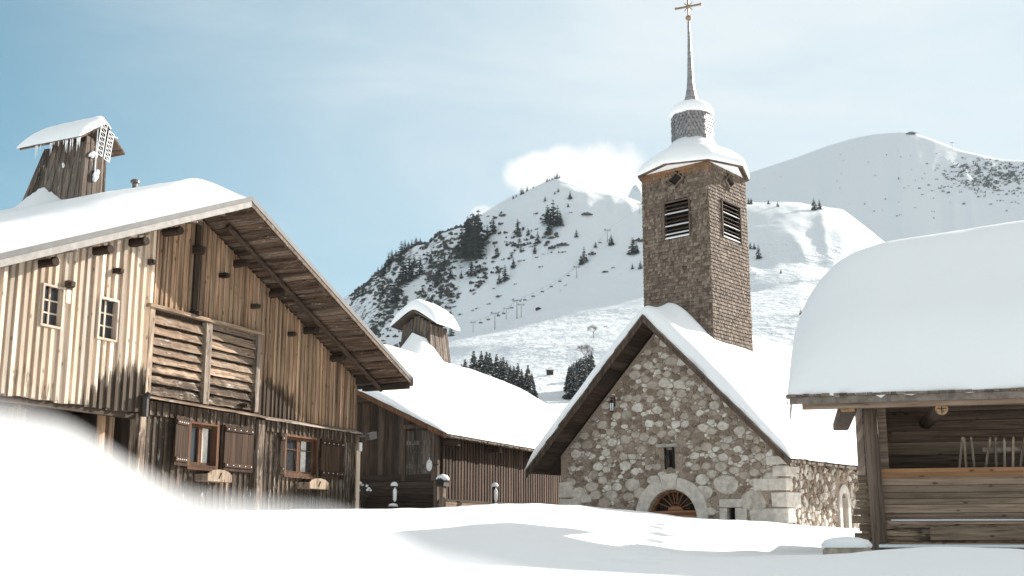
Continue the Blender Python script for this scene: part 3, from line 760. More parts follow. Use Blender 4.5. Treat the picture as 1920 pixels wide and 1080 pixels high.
# roof ventilation stub on the ridge
mb = MB(); mb.tube((0, 0, -.6), (0, 0, .09), .05, n=10); mb.lathe((0, 0, .09), [(.09, 0), (.085, .04), (.05, .07), (.001, .08)], n=12); o = mb.build('vent_cap', M['zincpanel'], None); o.location = CH.world((RX, 1.65, 6.79)); tag(o, 'small snow-topped vent stub on the chalet ridge beside the chimney', 'vent')
# twiggy climber by the post
def twigs(base, n, h, spread, name, label, seed, lean=.1, wd=.006, snowy=False, cat='plant'):
    random.seed(seed); e = empty(name, base, label, cat); t_ = MB(); s_ = MB()
    def grow(p, d, L_, r_, dep):
        q = p + d * L_; t_.tube(p, q, r_, r_ * .6, n=4)
        if snowy and dep < 2 and random.random() < .09: s_.lathe(q, [(.001, -.03), (.04, -.01), (.045, .02), (.001, .05)], n=7, cap=False)
        if dep:
            for k in range(random.choice((2, 3))):
                dd = (d + Vector((random.uniform(-1, 1), random.uniform(-.5, .5), random.uniform(-.3, .7))) * .6).normalized(); grow(q, dd, L_ * random.uniform(.6, .85), r_ * .65, dep - 1)
    for i in range(n):
        p = Vector((random.uniform(-spread, spread), random.uniform(-.1, .1), 0)); d = Vector((random.uniform(-.3, .3) + lean, random.uniform(-.2, .2), 1)).normalized(); grow(p, d, h / 3, wd, 4)
    t_.build('twigs', M['bare'], e)
    if snowy: s_.build('snow_lumps', M['roofsnow'], e, smooth=True)
    return e
p = CH.world((-3.15, -.35, .55)); twigs(p, 7, 1.25, .35, 'climbing_shrub', 'leafless climbing shrub against the chalet wall between the two shuttered windows', 21)
p = CH.world((.55, -.4, .55)); 

# ================================================================== MIDDLE BARN
MF = Frame(822, 32, 65)
mid = MF.empty('barn', 'low dark timber barn between the chalet and the chapel with vertical slatted side wall', 'barn')
EY, EZ, MS = -.55, 2.86, .468; RYM = 7.0
def mz(x, y): return EZ + MS * (RYM - EY - abs(y - RYM))
random.seed(31)
mb = MB(lambda x, y, z: .2)
# gable wall (plane x=0): horizontal logs low, vertical boards above
y = 0.0
while y < 14:
    wv = random.uniform(.14, .22); ye = y + wv; zt = mz(0, y) - .12; zt2 = mz(0, ye) - .12
    mb.hexa([(-.03, y + .003, 1.62), (0.01, y + .003, 1.62), (.01, ye - .003, 1.62), (-.03, ye - .003, 1.62)], [(-.03, y + .003, min(zt, 3.9)), (.01, y + .003, min(zt, 3.9)), (.01, ye - .003, min(zt2, 3.9)), (-.03, ye - .003, min(zt2, 3.9))], None, 0, 4); y = ye
mb.build('gable_boards', M['dark'], mid)
mb = MB(); z = .4
while z < 1.6: mb.box(-.09, -.001, 0, 14, z, z + .19, ax=0); z += .2
z = 3.92
mb.prism([(2.2, 3.92), (12.0, 3.92), (RYM, mz(0, RYM) - .12)], -.05, .0, plane='yz')
mb.build('log_wall', M['darky'], mid)
mb = MB(); mb.box(.02, .2, .02, 13.9, .3, 3.2); mb.prism([(.0, 3.2), (14, 3.2), (RYM, mz(0, RYM) - .15)], .02, .2, plane='yz'); mb.box(.2, 20, .04, .2, .3, 2.95); mb.box(.2, 20, 13.7, 13.9, .3, 2.95)
mb.build('wall', M['dark'], mid)
# door in gable
dm = MB(lambda x, y, z: .1)
for i in range(5): dm.box(-.075, -.035, .22 + i * .165, .22 + i * .165 + .16, 1.62, 3.02, seg=3)
dr_ = dm.build('door', M['mid' if False else 'chim'], mid)
h = MB(); h.box(-.10, -.077, .24, 1.02, 2.62, 2.74); h.box(-.10, -.077, .24, 1.02, 1.95, 2.07); h.build('batten', M['chim'], dr_)
for q_ in ((-.10, .10, .20, 1.60, 3.08), (-.10, 1.06, 1.16, 1.60, 3.08), (-.12, .06, 1.2, 3.085, 3.2)): h = MB(); h.box(q_[0], -.035, *q_[1:]); h.build('door_frame', M['barnz'], dr_)
h = MB(); h.tube((-.12, .26, 2.03), (-.105, .26, 2.03), .13, n=20); h.tube((-.135, .26, 2.03), (-.121, .26, 2.03), .06, n=16)
h.tube((-.12, .26, 2.17), (-.10, .26, 2.20), .02, n=6); o = h.build('round_plate', M['white'], dr_); o.scale = (1, .72, 1.25); o.location = (0, .07, -.51)
h = MB(); h.tube((-.14, .12, 2.03), (-.12, -.06, 2.05), .02, n=6); h.build('latch', M['iron'], dr_)
mb = MB(); mb.box(-.14, -.02, -.02, .10, .4, 2.95, seg=4); mb.build('corner_post', M['barnz'], mid)
# slatted long wall (plane y=0)
mb = MB(lambda x, y, z: .1); x = .12
while x < 15:
    mb.box(x, x + .115, -.06, .035, .95 if x < 5.4 else .6, 2.93, seg=3); x += .19
mb.build('slat_wall', M['slat'], mid)
mb = MB(); x = .1; 
mb.box(.0, 15, -.10, -.0, 1.02, 1.10, ax=0); mb.build('foot_rail', M['darkx'], mid)
mb = MB(lambda x, y, z: .3); z = .5
for i in range(3): mb.box(-.0, 4.6 - i * .5, -.16, -.105, .45 + i * .19, .45 + i * .19 + .18, ax=0)
mb.build('base_planks', M['barnx'], mid)
# roof
mb = MB()
mb.hexa([(-.62, EY, EZ - .07), (15.5, EY, EZ - .07), (15.5, EY, EZ), (-.62, EY, EZ)], [(-.62, RYM, mz(0, RYM) - .07), (15.5, RYM, mz(0, RYM) - .07), (15.5, RYM, mz(0, RYM)), (-.62, RYM, mz(0, RYM))])
ye = 2 * RYM - EY
mb.hexa([(-.62, ye, EZ - .07), (15.5, ye, EZ - .07), (15.5, ye, EZ), (-.62, ye, EZ)], [(-.62, RYM, mz(0, RYM) - .07), (15.5, RYM, mz(0, RYM) - .07), (15.5, RYM, mz(0, RYM)), (-.62, RYM, mz(0, RYM))])
mrf = mb.build('roof', M['dark'], mid)
mb = MB(); mb.bar((-.64, EY - .02, EZ - .09), (-.64, RYM, mz(0, RYM) - .09), .035, .12, seg=6); mb.build('rake_board', M['frame'], mrf)
mb = MB(lambda x, y, z: .2); x = -.6
random.seed(4)
while x < 15.4:
    wv = random.uniform(.10, .2); mb.box(x, x + wv - .01, EY - .10 + random.uniform(-.025, .025), EY + .1, EZ - .10 + random.uniform(-.012, .01), EZ - .065); x += wv
mb.build('eave_shingles', M['shingle'], mrf)
for x in (.15, 2.9, 6.0): mb = MB(); mb.box(x, x + .16, EY + .05, 0, EZ - .28, EZ - .11); mb.build('rafter_tail', M['darky'], mrf)
def m_T(x, y):
    t = .36 + .75 * sst(0, 5.5, y - EY)
    return t * (.45 + .55 * sst(-.6, 1.8, x)) * (.75 + .25 * sst(0, .5, y - EY))
roof_snow('roof_snow', None, MF, -.60, 15.5, EY - .02, 2 * RYM - EY, lambda x, y: EZ + MS * (RYM - EY - (math.sqrt((y - RYM) ** 2 + .5) - .0) + .0) if abs(y - RYM) < 1e9 else 0, m_T, .42,
          'broad smooth snow sheet on the low barn roof behind the chalet eave', 90, 80, seed=15, lumps=.05, loose=.05)
# its little chimney
def small_chimney():
    c = MF.on(797, 640, y=RYM); cx = c.x; z0 = mz(0, RYM)
    q = MF.on(797, 632, y=RYM).z
    k = MB(lambda x, y, z: .2); zt = MF.on(790, 612, y=RYM).z
    hx, hy = .72, .62
    def tp(x, y, z):
        t = (z - z0) / (zt - z0); s = 1.30 - .30 * t; return (cx + x * s, RYM + y * s, z)
    n = 8
    for i in range(n):
        for (pa, pb) in (((-hx + 2 * hx * i / n, -hy), (-hx + 2 * hx * (i + 1) / n, -hy)), ((-hx, -hy + 2 * hy * i / n), (-hx, -hy + 2 * hy * (i + 1) / n)), ((-hx + 2 * hx * i / n, hy), (-hx + 2 * hx * (i + 1) / n, hy)), ((hx, -hy + 2 * hy * i / n), (hx, -hy + 2 * hy * (i + 1) / n))):
            j = random.uniform(.97, 1.03); dx, dy = pb[0] - pa[0], pb[1] - pa[1]; g_ = .1
            ins = Vector((-pa[0] if dx == 0 else 0, -pa[1] if dy == 0 else 0, 0)).normalized() * .05
            a = (pa[0] + dx * g_, pa[1] + dy * g_); b = (pb[0] - dx * g_ * .3, pb[1] - dy * g_ * .3)
            a2 = (a[0] + ins.x, a[1] + ins.y); b2 = (b[0] + ins.x, b[1] + ins.y)
            top = zt + (.40 * (1 - abs((pa[1] + pb[1]) / 2) / hy) if dx == 0 else 0)
            k.hexa([tp(*p, z0 - .3) for p in (a, b, b2, a2)], [tp(p[0] * j, p[1] * j, top) for p in (a, b, b2, a2)], None, 0, 3)
    ch = k.build('chimney', M['chim'], mid)
    r = MB(); ez, eh = zt + .02, .50; ox, oy = 1.0, 1.02; zr = zt + eh
    for s in (-1, 1):
        r.hexa([(cx - ox, RYM, zr), (cx - ox, RYM + s * oy, ez - .08), (cx - ox, RYM + s * oy, ez - .02), (cx - ox, RYM, zr + .06)], [(cx + ox, RYM, zr), (cx + ox, RYM + s * oy, ez - .08), (cx + ox, RYM + s * oy, ez - .02), (cx + ox, RYM, zr + .06)])
    r.build('chimney_roof', M['barnz'], ch)
    def kz2(x, y): return zr + .06 - (eh + .10) * (math.sqrt(((y - RYM) / oy) ** 2 + .03) - .173) / .84
    roof_snow('roof_snow', None, MF, cx - ox - .02, cx + ox + .02, RYM - oy - .05, RYM + oy + .05, kz2, .52, .45, 'rounded snow cap on the small gabled board chimney of the middle barn', 26, 26, seed=4, lumps=.03)
    d = MB()
    def f(u_, v_):
        a = PI * 2 * u_; rr = .35 + 1.3 * v_; h = .85 * (1 - v_) ** 1.4
        x = cx - .75 + rr * math.cos(a) * .9; y = RYM - .15 + rr * math.sin(a); return (x, y, EZ + MS * (RYM - EY - abs(y - RYM)) + .85 + h - .2 * v_)
    d.grid(f, 30, 10)
    o = d.build('snow_drift', M['roofsnow'], None, smooth=True, fix=False); o.location = MF.P; o.rotation_euler = (0, 0, MF.rot)
    tag(o, 'steep snow drift heaped against the front of the middle barn chimney', 'snow')
small_chimney()
# yard objects by the barn
def stand(fr, p, name, label, cat, kind):
    e = fr.empty(name, label, cat, o=p)
    if kind == 'post':
        m_ = MB(lambda x, y, z: .1); m_.box(-.07, .07, -.07, .07, -.5, .42, seg=2); m_.build('post', M['low'], e)
        m_ = MB(); m_.box(-.16, .16, -.12, .12, .422, .56); m_.hexa([(-.2, -.15, .56), (.2, -.15, .56), (.2, .15, .56), (-.2, .15, .56)], [(-.18, -.02, .66), (.18, -.02, .66), (.18, .02, .66), (-.18, .02, .66)]); m_.build('box', M['iron'], e)
        m_ = MB(); m_.lathe((0, 0, .63), [(.18, -.04), (.19, .02), (.13, .10), (.001, .14)], n=12); m_.build('snow_cap', M['roofsnow'], e, smooth=True)
    else:
        m_ = MB(); m_.tube((0, 0, -.4), (0, 0, .62), .045, n=10); m_.tube((0, 0, .62), (.12, 0, .70), .045, .03, n=8); m_.build('pipe', M['iron'], e)
        m_ = MB(); m_.box(-.16, .16, -.1, .1, -.02, .08); m_.build('base', M['iron'], e)
        m_ = MB(); m_.lathe((.04, 0, .70), [(.10, -.05), (.11, .0), (.06, .06), (.001, .07)], n=10); m_.lathe((-.02, -.06, .42), [(.001, -.22), (.05, -.15), (.06, .1), (.001, .2)], n=8); m_.lathe((.0, 0, .10), [(.14, -.02), (.12, .05), (.001, .08)], n=10); m_.build('snow_cap', M['roofsnow'], e, smooth=True)
stand(MF, (-.55, 1.15, .80), 'water_standpipe', 'black standpipe capped with snow standing left of the barn door', 'standpipe', 'pipe')
stand(MF, (-.25, -.25, 1.0), 'letter_box', 'snow-capped dark box on a pale post at the corner of the barn', 'letter box', 'post')
stand(MF, (2.0, -.75, .85), 'hydrant', 'small snow-covered hydrant on a stub in front of the slatted barn wall', 'hydrant', 'pipe')
twigs(MF.world((-.6, 2.25, .75)), 9, .75, .5, 'garden_shrub', 'low leafless shrub holding lumps of snow in front of the barn gable', 33, 0, .009, True)

# ================================================================== CHAPEL
CF = Frame(1478, 29, -40)
chapel = CF.empty('chapel', 'stone chapel with steep snowy gable roof and arched wooden door, right of centre', 'chapel')
CW = 7.2; CRX = -3.65; CTOP = 5.98; CS = .985
def cz(x, y=0): return CTOP + .12 - CS * abs(x - CRX)        # roof top surface
def cwall(x): return cz(x) - .20
DX, DZ, DR = -3.40, .52, .80      # door arch centre and radius
random.seed(17)
# mortar body of the front wall, built as columns around the openings
wm = MB(); N_ = 96
for i in range(N_):
    xa = -CW + CW * i / N_; xb = -CW + CW * (i + 1) / N_; xm = (xa + xb) / 2
    def lo(x): return DZ + math.sqrt(max(0, DR * DR - (x - DX) ** 2)) if abs(x - DX) < DR else -.6
    za, zb = lo(xa), lo(xb)
    if abs(xm - DX) < DR: za = max(za, DZ - 1.0) if za > -.6 else DZ; zb = zb if zb > -.6 else DZ
    if abs(xm + 1.58) < .12 and True: za = zb = .80
    if abs(xm + 4.85) < .20: za = zb = .70
    wm.hexa([(xa, 0, za), (xb, 0, zb), (xb, .5, zb), (xa, .5, za)], [(xa, 0, cwall(xa)), (xb, 0, cwall(xb)), (xb, .5, cwall(xb)), (xa, .5, cwall(xa))], .5)
for i in range(60):   # side wall x=0 columns along y with window opening
    ya = .5 + 10.5 * i / 60; yb = ya + 10.5 / 60; ym = (ya + yb) / 2; zt = cz(0) - .12
    def wlo(y): return 1.06 + math.sqrt(max(0, .17 ** 2 - (y - 3.42) ** 2))
    if abs(ym - 3.42) < .17:
        wm.hexa([(-.5, ya, wlo(ya)), (0, ya, wlo(ya)), (0, yb, wlo(yb)), (-.5, yb, wlo(yb))], [(-.5, ya, zt), (0, ya, zt), (0, yb, zt), (-.5, yb, zt)], .5)
    else: wm.box(-.5, 0, ya, yb, -.6, zt, .5)
wm.box(-CW, -CW + .5, .5, 11, -.6, cz(-CW) - .12, .5)
wm.prism([(-CW, -.6), (0, -.6), (0, cwall(0)), (CRX, cwall(CRX)), (-CW, cwall(-CW))], 11, 11.4)
wall = wm.build('wall', M['mortar'], chapel)
# --- rubble stones by weighted cells
def clip(poly, a, b, c):
    """keep a*x+b*y<=c"""
    o = []; n = len(poly)
    for i in range(n):
        p, q = poly[i], poly[(i + 1) % n]; dp = a * p[0] + b * p[1] - c; dq = a * q[0] + b * q[1] - c
        if dp <= 0: o.append(p)
        if dp * dq < 0: t = dp / (dp - dq); o.append((p[0] + (q[0] - p[0]) * t, p[1] + (q[1] - p[1]) * t))
    return o
def chaikin(P, it=1, k=.27):
    for _ in range(it):
        o = []
        for i in range(len(P)):
            p, q = P[i], P[(i + 1) % len(P)]
            o += [(p[0] + (q[0] - p[0]) * k, p[1] + (q[1] - p[1]) * k), (p[0] + (q[0] - p[0]) * (1 - k), p[1] + (q[1] - p[1]) * (1 - k))]
        P = o
    return P
def rubble(u0, u1, v0, v1, inside, size, place, mbs, dens=26000, asp=1.5, minr=.045, proud=.03, fixed=()):
    pts = list(fixed); cell = {}
    def key(x, y): return (int(x / .3), int(y / .3))
    for p in pts: cell.setdefault(key(p[0], p[1]), []).append(p)
    for t in range(dens):
        u_ = random.uniform(u0, u1); v_ = random.uniform(v0, v1)
        if not inside(u_, v_): continue
        r = size(u_, v_, t / dens); k = key(u_, v_); ok = True
        for i in (-2, -1, 0, 1, 2):
            for j in (-2, -1, 0, 1, 2):
                for q in cell.get((k[0] + i, k[1] + j), ()):
                    if ((q[0] - u_) / asp) ** 2 + (q[1] - v_) ** 2 < (.86 * (q[2] + r)) ** 2: ok = False; break
                if not ok: break
            if not ok: break
        if ok:
            p = (u_, v_, r); pts.append(p); cell.setdefault(k, []).append(p)
    n = 0
    for p in pts:
        k = key(p[0], p[1]); X0, Y0 = p[0] / asp, p[1]; e = p[2] * 1.5
        poly = [(X0 - e, Y0 - e), (X0 + e, Y0 - e), (X0 + e, Y0 + e), (X0 - e, Y0 + e)]
        for i in (-2, -1, 0, 1, 2):
            for j in (-2, -1, 0, 1, 2):
                for q in cell.get((k[0] + i, k[1] + j), ()):
                    if q is p: continue
                    dx, dy = q[0] / asp - X0, q[1] - Y0; D2 = dx * dx + dy * dy
                    if D2 > (p[2] + q[2]) ** 2 * 4: continue
                    c = (q[0] / asp) ** 2 - X0 ** 2 + q[1] ** 2 - Y0 ** 2 + p[2] ** 2 - q[2] ** 2
                    poly = clip(poly, 2 * dx, 2 * dy, c)
                    if len(poly) < 3: break
                if len(poly) < 3: break
            if len(poly) < 3: break
        if len(poly) < 3: continue
        cx = sum(a[0] for a in poly) / len(poly); cy = sum(a[1] for a in poly) / len(poly)
        ar = abs(sum(poly[i][0] * poly[(i + 1) % len(poly)][1] - poly[(i + 1) % len(poly)][0] * poly[i][1] for i in range(len(poly)))) / 2
        if ar < .0012: continue
        sh = 1 - .011 / math.sqrt(ar) * random.uniform(.7, 2.2)
        if sh < .3: continue
        poly = [((cx + (a[0] - cx) * sh) * asp, cy + (a[1] - cy) * sh) for a in poly]; cx *= asp
        P = chaikin([(a[0] + random.uniform(-.016, .016), a[1] + random.uniform(-.016, .016)) for a in poly], 1, random.uniform(.06, .15)); P = [(a[0] + random.uniform(-.006, .006), a[1] + random.uniform(-.006, .006)) for a in P]
        if not all(inside(a[0], a[1]) for a in P): continue
        big = min(1, math.sqrt(ar) / .22)
        r = random.random(); tone = (random.uniform(.0, .45) if r < .58 else random.uniform(.45, .74) if r < .77 else random.uniform(.86, 1)) if big < .8 else random.uniform(.6, .9)
        d = proud * random.uniform(.5, 1.25); m_ = len(P); vs = []
        tx, ty = random.uniform(-.25, .25), random.uniform(-.25, .25)
        for s_, dd in ((1.0, -.004), (.97, d * .6), (.82, d)):
            for a in P:
                ox, oy = a[0] - cx, a[1] - cy
                vs.append(place(cx + ox * s_, cy + oy * s_, dd + (0 if dd < 0 else (ox * tx + oy * ty) * .35 + random.uniform(-.003, .003))))
        fs = []
        for l_ in range(2):
            for i in range(m_): fs.append([l_ * m_ + i, l_ * m_ + (i + 1) % m_, (l_ + 1) * m_ + (i + 1) % m_, (l_ + 1) * m_ + i])
        fs.append([2 * m_ + i for i in range(m_)])
        mbs.add(vs, fs, tone); n += 1
    return n
sb = MB()
def in_front(x, z):
    if x < -CW + .06 or x > -.06 or z > cwall(x) - .03: return False
    d = math.hypot(x - DX, max(0, z - DZ))
    if z > DZ and d < DR + .10: return False
    if z <= DZ and abs(x - DX) < DR + .10: return False
    if abs(x - DX - .0) < .16 and 1.86 < z < 2.46: return False
    if abs(x + 1.58) < .14 and z < .86: return False
    if abs(x + 4.85) < .22 and z < .76: return False
    return True
def size_front(x, z, t):
    s = (.115 if t < .010 else .085 if t < .05 else .052 if t < .30 else .031)
    if z < 1.6 and t < .25: s *= 1.45
    if z < 1.5 and t < .3 and x > -2.2: s *= 1.4
    return s * random.uniform(.8, 1.2) * (1.0 if z > 1.6 else 1.12)
rubble(-CW, 0, .1, 5.9, in_front, size_front, lambda u_, v_, d: (u_, -d, v_), sb, 42000)
def in_side(y, z):
    if y < .12 or y > 6.8 or z > cz(0) - .2: return False
    if abs(y - 3.42) < .34 and z < 1.52: return False
    return True
rubble(0, 7, -.1, 2.1, in_side, lambda y, z, t: (.10 if t < .03 else .075 if t < .2 else .055 if t < .5 else .04) * random.uniform(.8, 1.2), lambda u_, v_, d: (d, u_, v_), sb, 9000, asp=.95)
sb.build('rubble_stone', M['stone'], wall)
bpy.data.objects['rubble_stone']['kind'] = 'stuff'
# quoins
random.seed(8)
def block(mb_, x0, x1, y0, y1, z0, z1, j=.012):
    n = 4; vs = []
    def c(x, y, z): return (x + random.uniform(-j, j), y + random.uniform(-j, j), z + random.uniform(-j, j))
    mb_.hexa([c(x0, y0, z0), c(x1, y0, z0), c(x1, y1, z0), c(x0, y1, z0)], [c(x0, y0, z1), c(x1, y0, z1), c(x1, y1, z1), c(x0, y1, z1)])
zq = -.05
for i, (h, wf, ws) in enumerate(((.42, .46, .62), (.40, .95, .40), (.42, .40, .72), (.36, .90, .30), (.30, .34, .55), (.26, .5, .3))):
    q = MB(); block(q, -wf, .055, -.055, ws, zq + .02, zq + h - .02); q.build('quoin', M['cream'], wall, bevel=.02); zq += h
zq = .1
for i, (h, wf) in enumerate(((.38, .66), (.30, .40), (.38, .72), (.5, .42))):
    q = MB(); block(q, -CW - .055, -CW + wf, -.05, .3, zq + .02, zq + h - .02); q.build('quoin', M['cream'], wall, bevel=.02); zq += h
for (x0, x1, z0, z1) in ((-1.02, -.5, .40, .72), (-1.25, -.98, .75, 1.0), (-5.9, -5.35, .55, .86), (-6.5, -6.1, 1.0, 1.26)):
    q = MB(); block(q, x0, x1, -.045, .1, z0, z1, .03); q.build('quoin', M['cream'], wall, bevel=.03)
# arch stones (five voussoirs) and door
arc = [(-10, 62, .34), (62, 84, .36), (84, 99.5, .43), (99.5, 122, .36), (122, 190, .36)]
arc = [(0, 78, .35), (78.8, 106, .42), (106.8, 180, .36)]
for a0, a1, wd in arc:
    q = MB(); n = 14; vs = []; fs = []
    for i in range(n + 1):
        t = a0 + (a1 - a0) * i / n; t_ = R(t); w_ = wd * (1 + .05 * nz(t * .05, 2)) * (.92 if i in (0, n) else 1) * (1.08 if 20 < t < 60 else 1)
        for rr, yy in ((DR, .30), (DR - .0, -.05), (DR + .05, -.075), (DR + w_, -.07), (DR + w_ + .01, .06)): vs.append((DX + rr * math.cos(t_), yy, DZ + rr * math.sin(t_)))
    for i in range(n):
        for k in range(4): fs.append([i * 5 + k, i * 5 + k + 1, (i + 1) * 5 + k + 1, (i + 1) * 5 + k])
    fs += [[0, 1, 2, 3, 4], [n * 5 + k for k in (4, 3, 2, 1, 0)]]
    q.add(vs, fs, .5); q.build('arch_stone', M['cream'], wall)
for s in (-1, 1):
    q = MB(); xa = DX + s * DR; block(q, min(xa, xa + s * .34), max(xa, xa + s * .34), -.06, .3, -.4, DZ - .02, .006); q.build('arch_stone', M['cream'], wall)
# door: leaves with panels, transom and fanlight
dq = MB(); dz = DZ + .20; hw = math.sqrt(DR ** 2 - .2 ** 2) - .01
for s in (-1, 1):
    xa, xb = (DX - DR + .02, DX - .01) if s < 0 else (DX + .01, DX + DR - .02)
    dq.box(xa, xb, .22, .26, -.3, dz - .07)
    fx = [(xa, xa + .1), (xb - .1, xb)]
    for (a, b) in fx: dq.box(a, b, .19, .219, -.3, dz - .07)
    dq.box(xa + .1, xb - .1, .19, .219, dz - .18, dz - .07); dq.box(xa + .1, xb - .1, .19, .219, -.3, -.1)
    dq.box(xa + .16, xb - .16, .20, .219, -.05, dz - .24)
dleaf = dq.build('door', M['doorw'], chapel, bevel=.008)
dq = MB(); dq.box(DX - hw, DX + hw, .15, .262, dz - .068, dz + .035); dq.box(DX - hw, DX + hw, .12, .149, dz - .02, dz + .02)
n = 12; pts = [(DX + .24 * math.cos(PI * i / n), dz + .036 + .13 * math.sin(PI * i / n)) for i in range(n + 1)]; dq.prism(pts, .14, .24)
dq.build('transom', M['doorw'], dleaf, bevel=.006)
dq = MB(); pts = []
n = 20
th0 = math.asin(.235 / DR)
ring = [(DX + DR * math.cos(th0 + (PI - 2 * th0) * i / n), DZ + DR * math.sin(th0 + (PI - 2 * th0) * i / n)) for i in range(n + 1)]
ring2 = [(DX + (DR - .07) * math.cos(th0 + (PI - 2 * th0) * i / n), DZ + (DR - .07) * math.sin(th0 + (PI - 2 * th0) * i / n)) for i in range(n + 1)]
for i in range(n): dq.prism([ring[i], ring[i + 1], ring2[i + 1], ring2[i]], .16, .25)
for i in range(1, 9):
    a = PI * i / 9; c = Vector((DX, .2, dz + .05)); 
    d = Vector((math.cos(a), 0, math.sin(a))); o0 = c + d * .16
    t = .2
    while math.hypot(c.x + d.x * t - DX, c.z + d.z * t - DZ) < DR - .05: t += .01
    dq.bar(o0, c + d * t, .02, .028, up=(0, 1, 0))
dq.build('fanlight_bar', M['doorw'], dleaf)
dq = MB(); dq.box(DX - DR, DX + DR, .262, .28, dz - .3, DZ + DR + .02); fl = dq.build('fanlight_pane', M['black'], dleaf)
dq = MB()
for i in range(40):
    a = random.uniform(.15, PI - .15); rr = random.uniform(.3, .62); c = (DX + rr * math.cos(a), .235, dz + .05 + (rr * math.sin(a)) * .8)
    if math.hypot(c[0] - DX, c[2] - DZ) > DR - .1: continue
    n = 7; r0 = .04
    for k in range(n):
        t0, t1 = 2 * PI * k / n, 2 * PI * (k + 1) / n * .98; dq.tube((c[0] + r0 * math.cos(t0), c[1], c[2] + r0 * math.sin(t0)), (c[0] + r0 * .8 * math.cos(t1), c[1], c[2] + r0 * math.sin(t1)), .006, n=4)
dq.build('scroll_grille', plain('bronze_grille', (.16, .10, .06), .5, .5), dleaf)
# low openings
def frame_open(xc, hw_, zt, lw, nm):
    q = MB(); block(q, xc - lw, xc + lw + .05, -.05, .12, zt, zt + .22, .008); q.build('lintel', M['cream'], wall, bevel=.015)
    q = MB(); block(q, xc - lw, xc - hw_, -.05, .12, .1, zt - .01, .006); block(q, xc + hw_, xc + lw + .12, -.05, .12, .1, zt - .01, .006); q.build('jamb', M['cream'], wall, bevel=.015)
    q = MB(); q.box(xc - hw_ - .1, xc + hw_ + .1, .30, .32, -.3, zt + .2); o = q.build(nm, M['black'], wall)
    q = MB()
    for i in range(7): q.tube((xc - hw_ + .01 + i * 2 * hw_ / 6, .2, .1), (xc - hw_ + .01 + i * 2 * hw_ / 6, .2, zt + .05), .006, n=4)
    for i in range(8): q.tube((xc - hw_, .2, .3 + i * .07), (xc + hw_, .2, .3 + i * .07), .006, n=4)
    q.build('grille', M['iron'], o)
frame_open(-1.58, .12, .80, .34, 'window')
q = MB(); q.box(-5.1, -4.6, .3, .32, 0, .9); q.build('window', M['black'], wall)
# niche with slab and statue
q = MB(); block(q, DX - .40, DX + .28, -.12, .0, 2.47, 2.56, .012); q.build('niche_slab', M['creamd'], wall, bevel=.015)
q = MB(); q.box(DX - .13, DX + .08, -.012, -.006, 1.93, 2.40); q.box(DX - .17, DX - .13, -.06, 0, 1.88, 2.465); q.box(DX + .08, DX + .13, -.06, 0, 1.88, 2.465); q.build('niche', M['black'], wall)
st = CF.empty('statue', 'small dark standing statue in the niche above the chapel door', 'statue', o=(DX - .025, -.10, 1.92))
q = MB(); q.lathe((0, 0, 0), [(.085, 0), (.08, .03), (.05, .04), (.065, .06), (.06, .18), (.072, .28), (.05, .34), (.025, .365), (.03, .39), (.04, .42), (.032, .455), (.001, .475)], n=14); q.bar((-.07, -.02, .30), (-.01, -.09, .24), .03, .03); q.bar((.07, -.02, .30), (.03, -.09, .25), .03, .03); q.lathe((.01, -.09, .25), [(.001, -.04), (.03, -.02), (.03, .04), (.001, .06)], n=8)
q.build('figure', M['iron'], st, smooth=True)
# lantern
p = CF.on(1147, 762, y=-.18); lt = CF.empty('wall_lantern', 'black iron lantern fixed to the chapel gable under the left eave', 'lantern', o=(p.x, 0, p.z))
q = MB(); q.tube((-.0, 0, .22), (0, -.18, .26), .012, n=6); q.tube((0, -.18, .26), (0, -.18, .17), .01, n=6); q.tube((0, -.02, .0), (0, -.02, .30), .018, n=6); q.build('bracket', M['iron'], lt)
q = MB(); q.lathe((0, -.18, .10), [(.085, 0), (.03, .08), (.001, .10)], n=6); q.lathe((0, -.18, -.15), [(.02, -.02), (.06, .0), (.055, .02)], n=6)
for k in range(6): a = 2 * PI * k / 6; q.tube((.055 * math.cos(a), -.18 + .055 * math.sin(a), -.14), (.075 * math.cos(a), -.18 + .075 * math.sin(a), .10), .006, n=4)
q.build('cage', M['iron'], lt)
q = MB(); q.lathe((0, -.18, -.125), [(.048, 0), (.066, .22)], n=6); q.build('pane', M['white'], lt)
# side window
q = MB(); n = 10
def arcstrip(r0, r1, xo, mb_):
    for i in range(n):
        a0, a1 = PI * i / n, PI * (i + 1) / n
        mb_.prism([(3.42 + r0 * math.cos(a0), 1.06 + r0 * math.sin(a0)), (3.42 + r1 * math.cos(a0), 1.06 + r1 * math.sin(a0) * 1.15), (3.42 + r1 * math.cos(a1), 1.06 + r1 * math.sin(a1) * 1.15), (3.42 + r0 * math.cos(a1), 1.06 + r0 * math.sin(a1))], -.14, xo, plane='yz')
arcstrip(.19, .36, .055, q); q.box(-.14, .055, 3.06, 3.23, -.2, 1.06); q.box(-.14, .055, 3.61, 3.78, -.2, 1.06)
sw = q.build('window', M['cream'], wall)
q = MB(); q.box(-.32, -.28, 3.15, 3.7, -.2, 1.3); q.build('pane', plain('pale_window_board', (.45, .42, .40), .7), sw)
